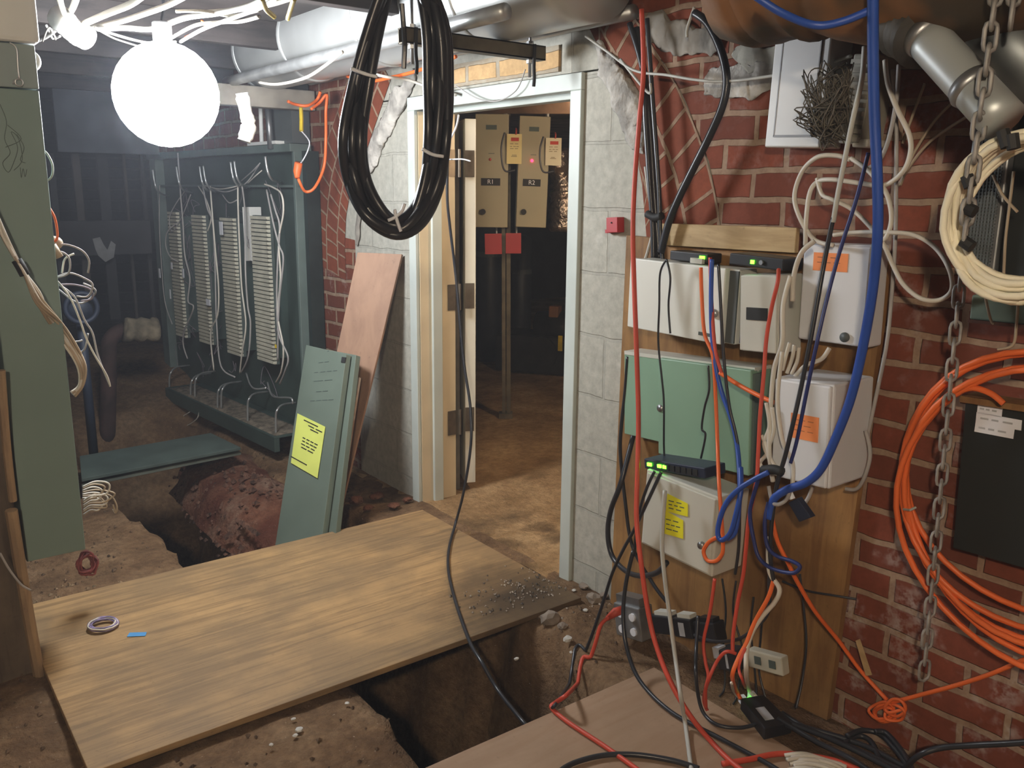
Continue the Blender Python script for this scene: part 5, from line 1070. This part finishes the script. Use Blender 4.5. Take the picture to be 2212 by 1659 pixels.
# ------------------------------------------------------------------ wires at the tall green cabinet
t = thing('tan_wire_bundle', P(140, 660, Y=2.62), 'bundle of tan wires bound with black tape sweeping past the tall green cabinet', 'wire bundle')
rnd = random.Random(15)
for k in range(12):
    o1, o2 = rnd.uniform(-9, 9), rnd.uniform(-16, 16)
    px = [(-150 + o1, 150), (-90 + o1, 320), (-30 + o1, 430), (8 + o1 * .7, 510), (36 + o1 * .35, 562), (54 + o1 * .3, 592), (84 + o1 * .8, 650 - o1), (118 + o2 * .9, 700 - o2 * .4), (150 + o2 * .9, 742), (176 + o2 * .6, 790), (176 + o2 * .3, 830), (158 + o2 * .3, 852 + o2 * .3)]
    MB().tube(spline([P(x, y, Y=2.63 + rnd.uniform(-.012, .012) + .08 * (i > 6)) for i, (x, y) in enumerate(px)], 5), .0036, 6).build('tan_wire', TANC if k % 3 else WCAB, t, smooth=True)
MB().tube([P(36, 562, Y=2.63), P(45, 577, Y=2.63), P(54, 594, Y=2.63)], .0135, 10).build('black_tape', INK, t, smooth=True)
for k, (px, m) in enumerate((([(112, 535), (140, 528), (175, 540), (192, 562), (190, 590)], PALEW), ([(114, 545), (135, 545), (150, 560), (148, 590), (122, 600)], PALEW), ([(118, 600), (150, 590), (180, 600), (200, 615), (190, 640), (165, 640)], PALEW), ([(122, 605), (150, 640), (172, 690), (186, 730), (206, 770), (230, 810), (238, 835)], WCAB), ([(122, 612), (160, 640), (182, 690), (200, 720), (212, 770), (236, 830)], PALEW), ([(125, 615), (160, 615), (195, 625), (198, 645), (175, 650)], MATS['mauve grey hair wire']), ([(134, 590), (140, 560), (160, 548)], WCAB), ([(140, 735), (165, 738), (178, 735)], PALEW), ([(132, 740), (160, 760), (182, 755), (190, 720)], PALEW), ([(126, 625), (170, 655), (200, 640), (205, 625), (180, 612)], PALEW))):
    o = MB().tube(spline([P(x, y, Y=2.73 + .01 * k) for x, y in px], 5), .003, 6).build('loose_wire', m, smooth=True); tag(o, 'loose pale wire curling out behind the tall green cabinet', 'wire', 'loose wires behind the green cabinet')
o = MB().tube(spline([P(x, y, Y=2.71) for x, y in ((104, 445), (118, 470), (124, 505), (120, 520), (108, 518))], 5), .0035, 6).build('orange_wire', ORNC, smooth=True); tag(o, 'short orange wire loop at the edge of the tall green cabinet', 'wire')
o = MB().tube(spline([P(x, y, Y=2.71) for x, y in ((86, 322), (100, 330), (112, 352), (114, 372), (108, 386), (96, 392))], 5), .003, 6).build('twisted_pair_wire', mat('pale green wire', (.45, .55, .48), .5), smooth=True); tag(o, 'pale green twisted wire loop at the cabinet edge', 'wire')
o = MB().ball(P(116, 525, Y=2.74), .022, 12, 8, (1.1, .8, .9)).tube([P(112, 530, Y=2.72), P(128, 556, Y=2.72)], .012, 8).build('connector_clump', TANC, smooth=True); tag(o, 'clump of tan connectors on the green cabinet edge', 'connector')
o = MB().tube(spline([P(x, y, Y=2.72) for x, y in ((66, 118), (76, 125), (78, 138), (70, 144), (66, 132))], 4), .012, 8).build('white_grommet', BWHITE, smooth=True); tag(o, 'bright white grommet high on the green cabinet edge', 'grommet')
mb = MB(); rnd = random.Random(44)
t = thing('coiled_wire_clump', P(205, 1090, Y=2.95), 'clump of coiled tan wire hanging low behind the tall green cabinet', 'wire bundle')
for k in range(9):
    px = [(178, 1052 + k * 4), (205 + rnd.uniform(-6, 12), 1040 + k * 6), (238 + rnd.uniform(-18, 10), 1045 + k * 7), (225 + rnd.uniform(-15, 8), 1066 + k * 6), (196, 1072 + k * 5), (180, 1082 + k * 5)] if k < 7 else [(182, 1075), (215, 1066), (240, 1072), (252, 1092), (250, 1108), (244, 1090 + 10 * (k - 7))]
    MB().tube(spline([P(x, y, Y=2.90 + .012 * k) for x, y in px], 5), .003, 6).build('wire_loop', TANC if k % 2 else WCAB, t, smooth=True)
t = thing('red_wire_bundle', P(187, 1232, Z=.0), 'tied bundle of dark red wire on the dirt below the tall green cabinet', 'wire bundle')
for k in range(12):
    a = rnd.uniform(-1.2, 1.2); c = P(187, 1216, Y=2.95); q = [c + V((math.cos(a + i * 1.3) * .03 * rnd.uniform(.5, 1.1), rnd.uniform(-.02, .02), math.sin(a + i * 1.3) * .04 * rnd.uniform(.5, 1.2))) for i in range(6)]
    MB().tube(spline(q, 4, True), .0035, 5, closed=True).build('wire_loop', REDW, t, smooth=True)
t = thing('purple_wire_ring', P(222, 1350, Z=.026), 'small ring of purple and white wire lying on the plywood', 'wire bundle')
c = P(223, 1348, Z=.038)
for k in range(9):
    R = .040 + rnd.uniform(-.007, .006); tx, ty = rnd.uniform(-.25, .25), rnd.uniform(-.25, .25)
    MB().tube([c + V((R * math.cos(a), R * math.sin(a) * .95, R * (tx * math.cos(a) + ty * math.sin(a)) * .5 + rnd.uniform(-.001, .001))) for a in [2 * math.pi * i / 22 for i in range(22)]], .0028, 5, closed=True).build('wire_loop', PURPW if k % 3 else WCAB, t, smooth=True)
q = [P(x, y, Z=.0262) for x, y in ((274, 1376), (314, 1374), (317, 1366), (280, 1367))]
tag(MB().hexa(q + [v + V((0, 0, .0012)) for v in q]).build('blue_tape', BTAPE), 'strip of bright blue tape stuck on the plywood', 'tape')
cable('pale_wire', 'pale wire trailing from the old timber post at the frame edge', PALEW, .003, [(0, 1195, 'y2.6'), (20, 1230, 'y2.6'), (45, 1262, 'y2.6'), (66, 1275, 'y2.6')], cat='wire')
# ------------------------------------------------------------------ cables along the ceiling by the lamp
rnd = random.Random(77)
for k, (px, r) in enumerate(([(70, 92), (110, 75), (150, 50), (175, 15), (185, -10)], .009), ) if False else enumerate([([(66, 90), (100, 78), (135, 48), (155, 20), (166, -8)], .0095), ([(128, -8), (132, 10), (140, 34), (150, 48)], .0085), ([(180, 52), (230, 30), (280, 10), (310, -10)], .010), ([(200, 58), (260, 46), (310, 30), (360, 12), (400, -8)], .009), ([(210, 62), (270, 60), (330, 62), (400, 38), (470, 28), (540, 12), (580, -8)], .009), ([(205, 60), (260, 78), (320, 92), (380, 90)], .0045), ([(215, 66), (250, 84), (300, 100)], .0035), ([(370, 82), (420, 55), (470, 48), (520, 46), (560, 36)], .006), ([(390, 90), (440, 62), (500, 40), (560, 18), (600, -5)], .006), ([(430, 28), (500, 22), (580, 10), (640, -8)], .008), ([(380, 24), (440, 24), (500, 34), (560, 22)], .005), ([(120, 85), (118, 78), (105, 60), (92, 90)], .003), ([(130, 78), (115, 84), (108, 72), (100, 55)], .004)]):
    o = cable('ceiling_cable', 'whitish cable strung under the ceiling around the white lamp', WCAB if k % 4 else BWHITE, r, [(x, y, 'z%.3f' % (1.93 - .012 * (k % 3))) for x, y in px], group='whitish ceiling cables near the lamp')
lumpy([P(132, 42, Z=1.90), P(150, 60, Z=1.89), P(168, 72, Z=1.88), P(190, 84, Z=1.87)], .036, BWHITE, 'wrapped_joint', 'white wrapped cable joint under the ceiling beside the white lamp', 'cable joint', am=.12)
lumpy([P(522, 200, Y=3.6), P(530, 240, Y=3.6), P(536, 270, Y=3.6), P(526, 304, Y=3.6)], .028, BWHITE, 'insulation_sleeve', 'white lumpy insulation sleeve hanging between lamp and terminal frame', 'sleeve', am=.15)
for k, px in enumerate((((565, -5), (575, 20), (592, 36)), ((636, -5), (628, 20), (622, 40)))):
    cable('yellow_cable', ['yellow cord loop at the top edge nearer the lamp', 'yellow cord end at the top edge nearer the black coil'][k], mat('yellow cord jacket', (.62, .48, .10), .5), .007, [(x, y, 'z1.86') for x, y in px], cat='cord')
cable('orange_wire', 'faint red orange wire in the ceiling cables behind the lamp', ORNC, .004, [(400, 80, 'z1.95'), (430, 66, 'z1.95'), (445, 55, 'z1.95'), (436, 45, 'z1.95')], cat='wire')
# ------------------------------------------------------------------ stones, chips and rubble
rnd = random.Random(100)
def stone(px, py, r, m, label, z=.0, group=None, name='stone', cat='stone'):
    p = P(px, py, Z=z); p.z = max(ground(p.x, p.y), -.0) + r * .3 if z == 0. else z; bm = bmesh.new(); bmesh.ops.create_icosphere(bm, subdivisions=2, radius=r)
    s = (rnd.uniform(.8, 1.3), rnd.uniform(.7, 1.2), rnd.uniform(.45, .7)); off = rnd.uniform(0, 99)
    mb = MB(); mb.v = [V((v.co.x * s[0], v.co.y * s[1], v.co.z * s[2])) * (1 + .35 * mn.noise(v.co / r * 1.3 + V((off, 0, 0)))) + p for v in bm.verts]; mb.f = [tuple(v.index for v in f.verts) for f in bm.faces]; bm.free()
    return tag(mb.build(name, m), label, cat, group)
for k, (x, y, r) in enumerate(((1282, 1298, .030), (1188, 1340, .035), (1260, 1270, .022), (1306, 1288, .018), (1215, 1355, .02), (1165, 1330, .025))):
    stone(x, y, r, CONC, 'dusty stone in the rubble between the plywood corner and the block wall', group='rubble stones by the plywood corner')
for k, (x, y, r) in enumerate(((770, 1085, .03), (815, 1075, .035), (850, 1095, .025), (880, 1082, .02), (795, 1100, .022))):
    stone(x, y, r, RUBB, 'reddish stone in the dirt beside the leaning board and door jamb', group='stones by the door jamb')
for k, (x, y, r) in enumerate(((1226, 1382, .014), (1234, 1410, .006), (1116, 1424, .007), (1264, 1330, .008), (646, 1578, .009), (638, 1590, .007), (750, 1520, .006), (634, 1554, .006), (586, 1610, .006), (1240, 1276, .007))):
    stone(x, y, r, WCHIP, 'small white chip lying on the brown dirt', group='white chips on the dirt', name='paint_chip', cat='chip')
mb = MB()
def crumbs(n, fn, r0, r1, name, m, label):
    mb = MB()
    for i in range(n):
        x, y, z = fn(); r = rnd.uniform(r0, r1); c = V((x, y, z + r * .5)); v = [c + V((rnd.uniform(.6, 1.2) * r * a, rnd.uniform(.6, 1.2) * r * b, rnd.uniform(.5, 1.) * r * d)) for a, b, d in ((1, 0, -.4), (-.5, .9, -.4), (-.5, -.9, -.4), (0, 0, .8))]
        mb.add(v, [(0, 1, 2), (0, 3, 1), (1, 3, 2), (2, 3, 0)])
    return tag(mb.build(name, m), label, 'rubble', kind='stuff')
def g1():
    while True:
        x, y = rnd.uniform(-.3, 2.0), rnd.uniform(.7, 4.8)
        if not (.3 < x < 2. and 2.05 < y < 3.23) and not (.9 < x < 1.9 and y < 1.7): return x, y, ground(x, y)
crumbs(1500, g1, .003, .011, 'dirt_crumbs', mat('earth crumbs', (.16, .10, .06), .95, scale=20, var=.3), 'loose crumbs of earth scattered over the dirt floor')
def g2():
    x, y = rnd.gauss(1.80, .13), rnd.gauss(2.22, .07)
    return (x, y, .0262) if x < 1.92 and y > 2.115 else (min(x, 1.99), 2.05 - abs(rnd.gauss(0, .12)), ground(min(x, 1.99), 2.0) - .002)
crumbs(260, g2, .002, .007, 'plaster_crumbs', mat('plaster crumbs', (.40, .34, .28), .95, scale=40, var=.4, thr=(.45, .55)), 'dark and pale plaster crumbs at the plywood corner near the doorway')
def g3():
    x, y = rnd.gauss(.42, .10), rnd.gauss(3.05, .10); return x, y, max(ground(x, y), .0) + .002
crumbs(420, g3, .004, .012, 'wood_chips', mat('tan wood chips', (.34, .24, .14), .95, scale=30, var=.3), 'tan chips and dirt heaped under the tall green cabinet')
def g4():
    x, y = rnd.uniform(1.05, 1.6), rnd.uniform(3.5, 4.7); x = min(x, 1.32) if y < 3.75 else x
    a = (1.50 + .05 * (y - 3.3) - x); s = max(0, .09 - a * a) ** .5; return x, y, max(ground(x, y), -.30 + s * .95 if s > .02 else -9)
crumbs(500, g4, .005, .022, 'brick_crumbs', mat('brick crumbs', (.20, .10, .065), .95, scale=20, var=.4), 'broken brick crumbs on the old masonry footing in the trench')
# thin haze volume added to stand in for lens glare round the lamp
n = wd.node_tree; v = n.nodes.new('ShaderNodeVolumeScatter'); v.inputs['Color'].default_value = (.8, .86, 1, 1); v.inputs['Density'].default_value = .012; v.inputs['Anisotropy'].default_value = .2
n.links.new(v.outputs[0], next(x for x in n.nodes if x.type == 'OUTPUT_WORLD').inputs['Volume'])
cy = SC.cycles
cy.max_bounces = 6; cy.diffuse_bounces = 3; cy.glossy_bounces = 3; cy.transmission_bounces = 2; cy.volume_bounces = 0; cy.caustics_reflective = False; cy.caustics_refractive = False
cy.adaptive_threshold = .035
wd.cycles.volume_sampling = 'EQUIANGULAR'
cy.use_light_tree = False
for k in ('green indicator light', 'red indicator light'): MATS[k].cycles.emission_sampling = 'NONE'
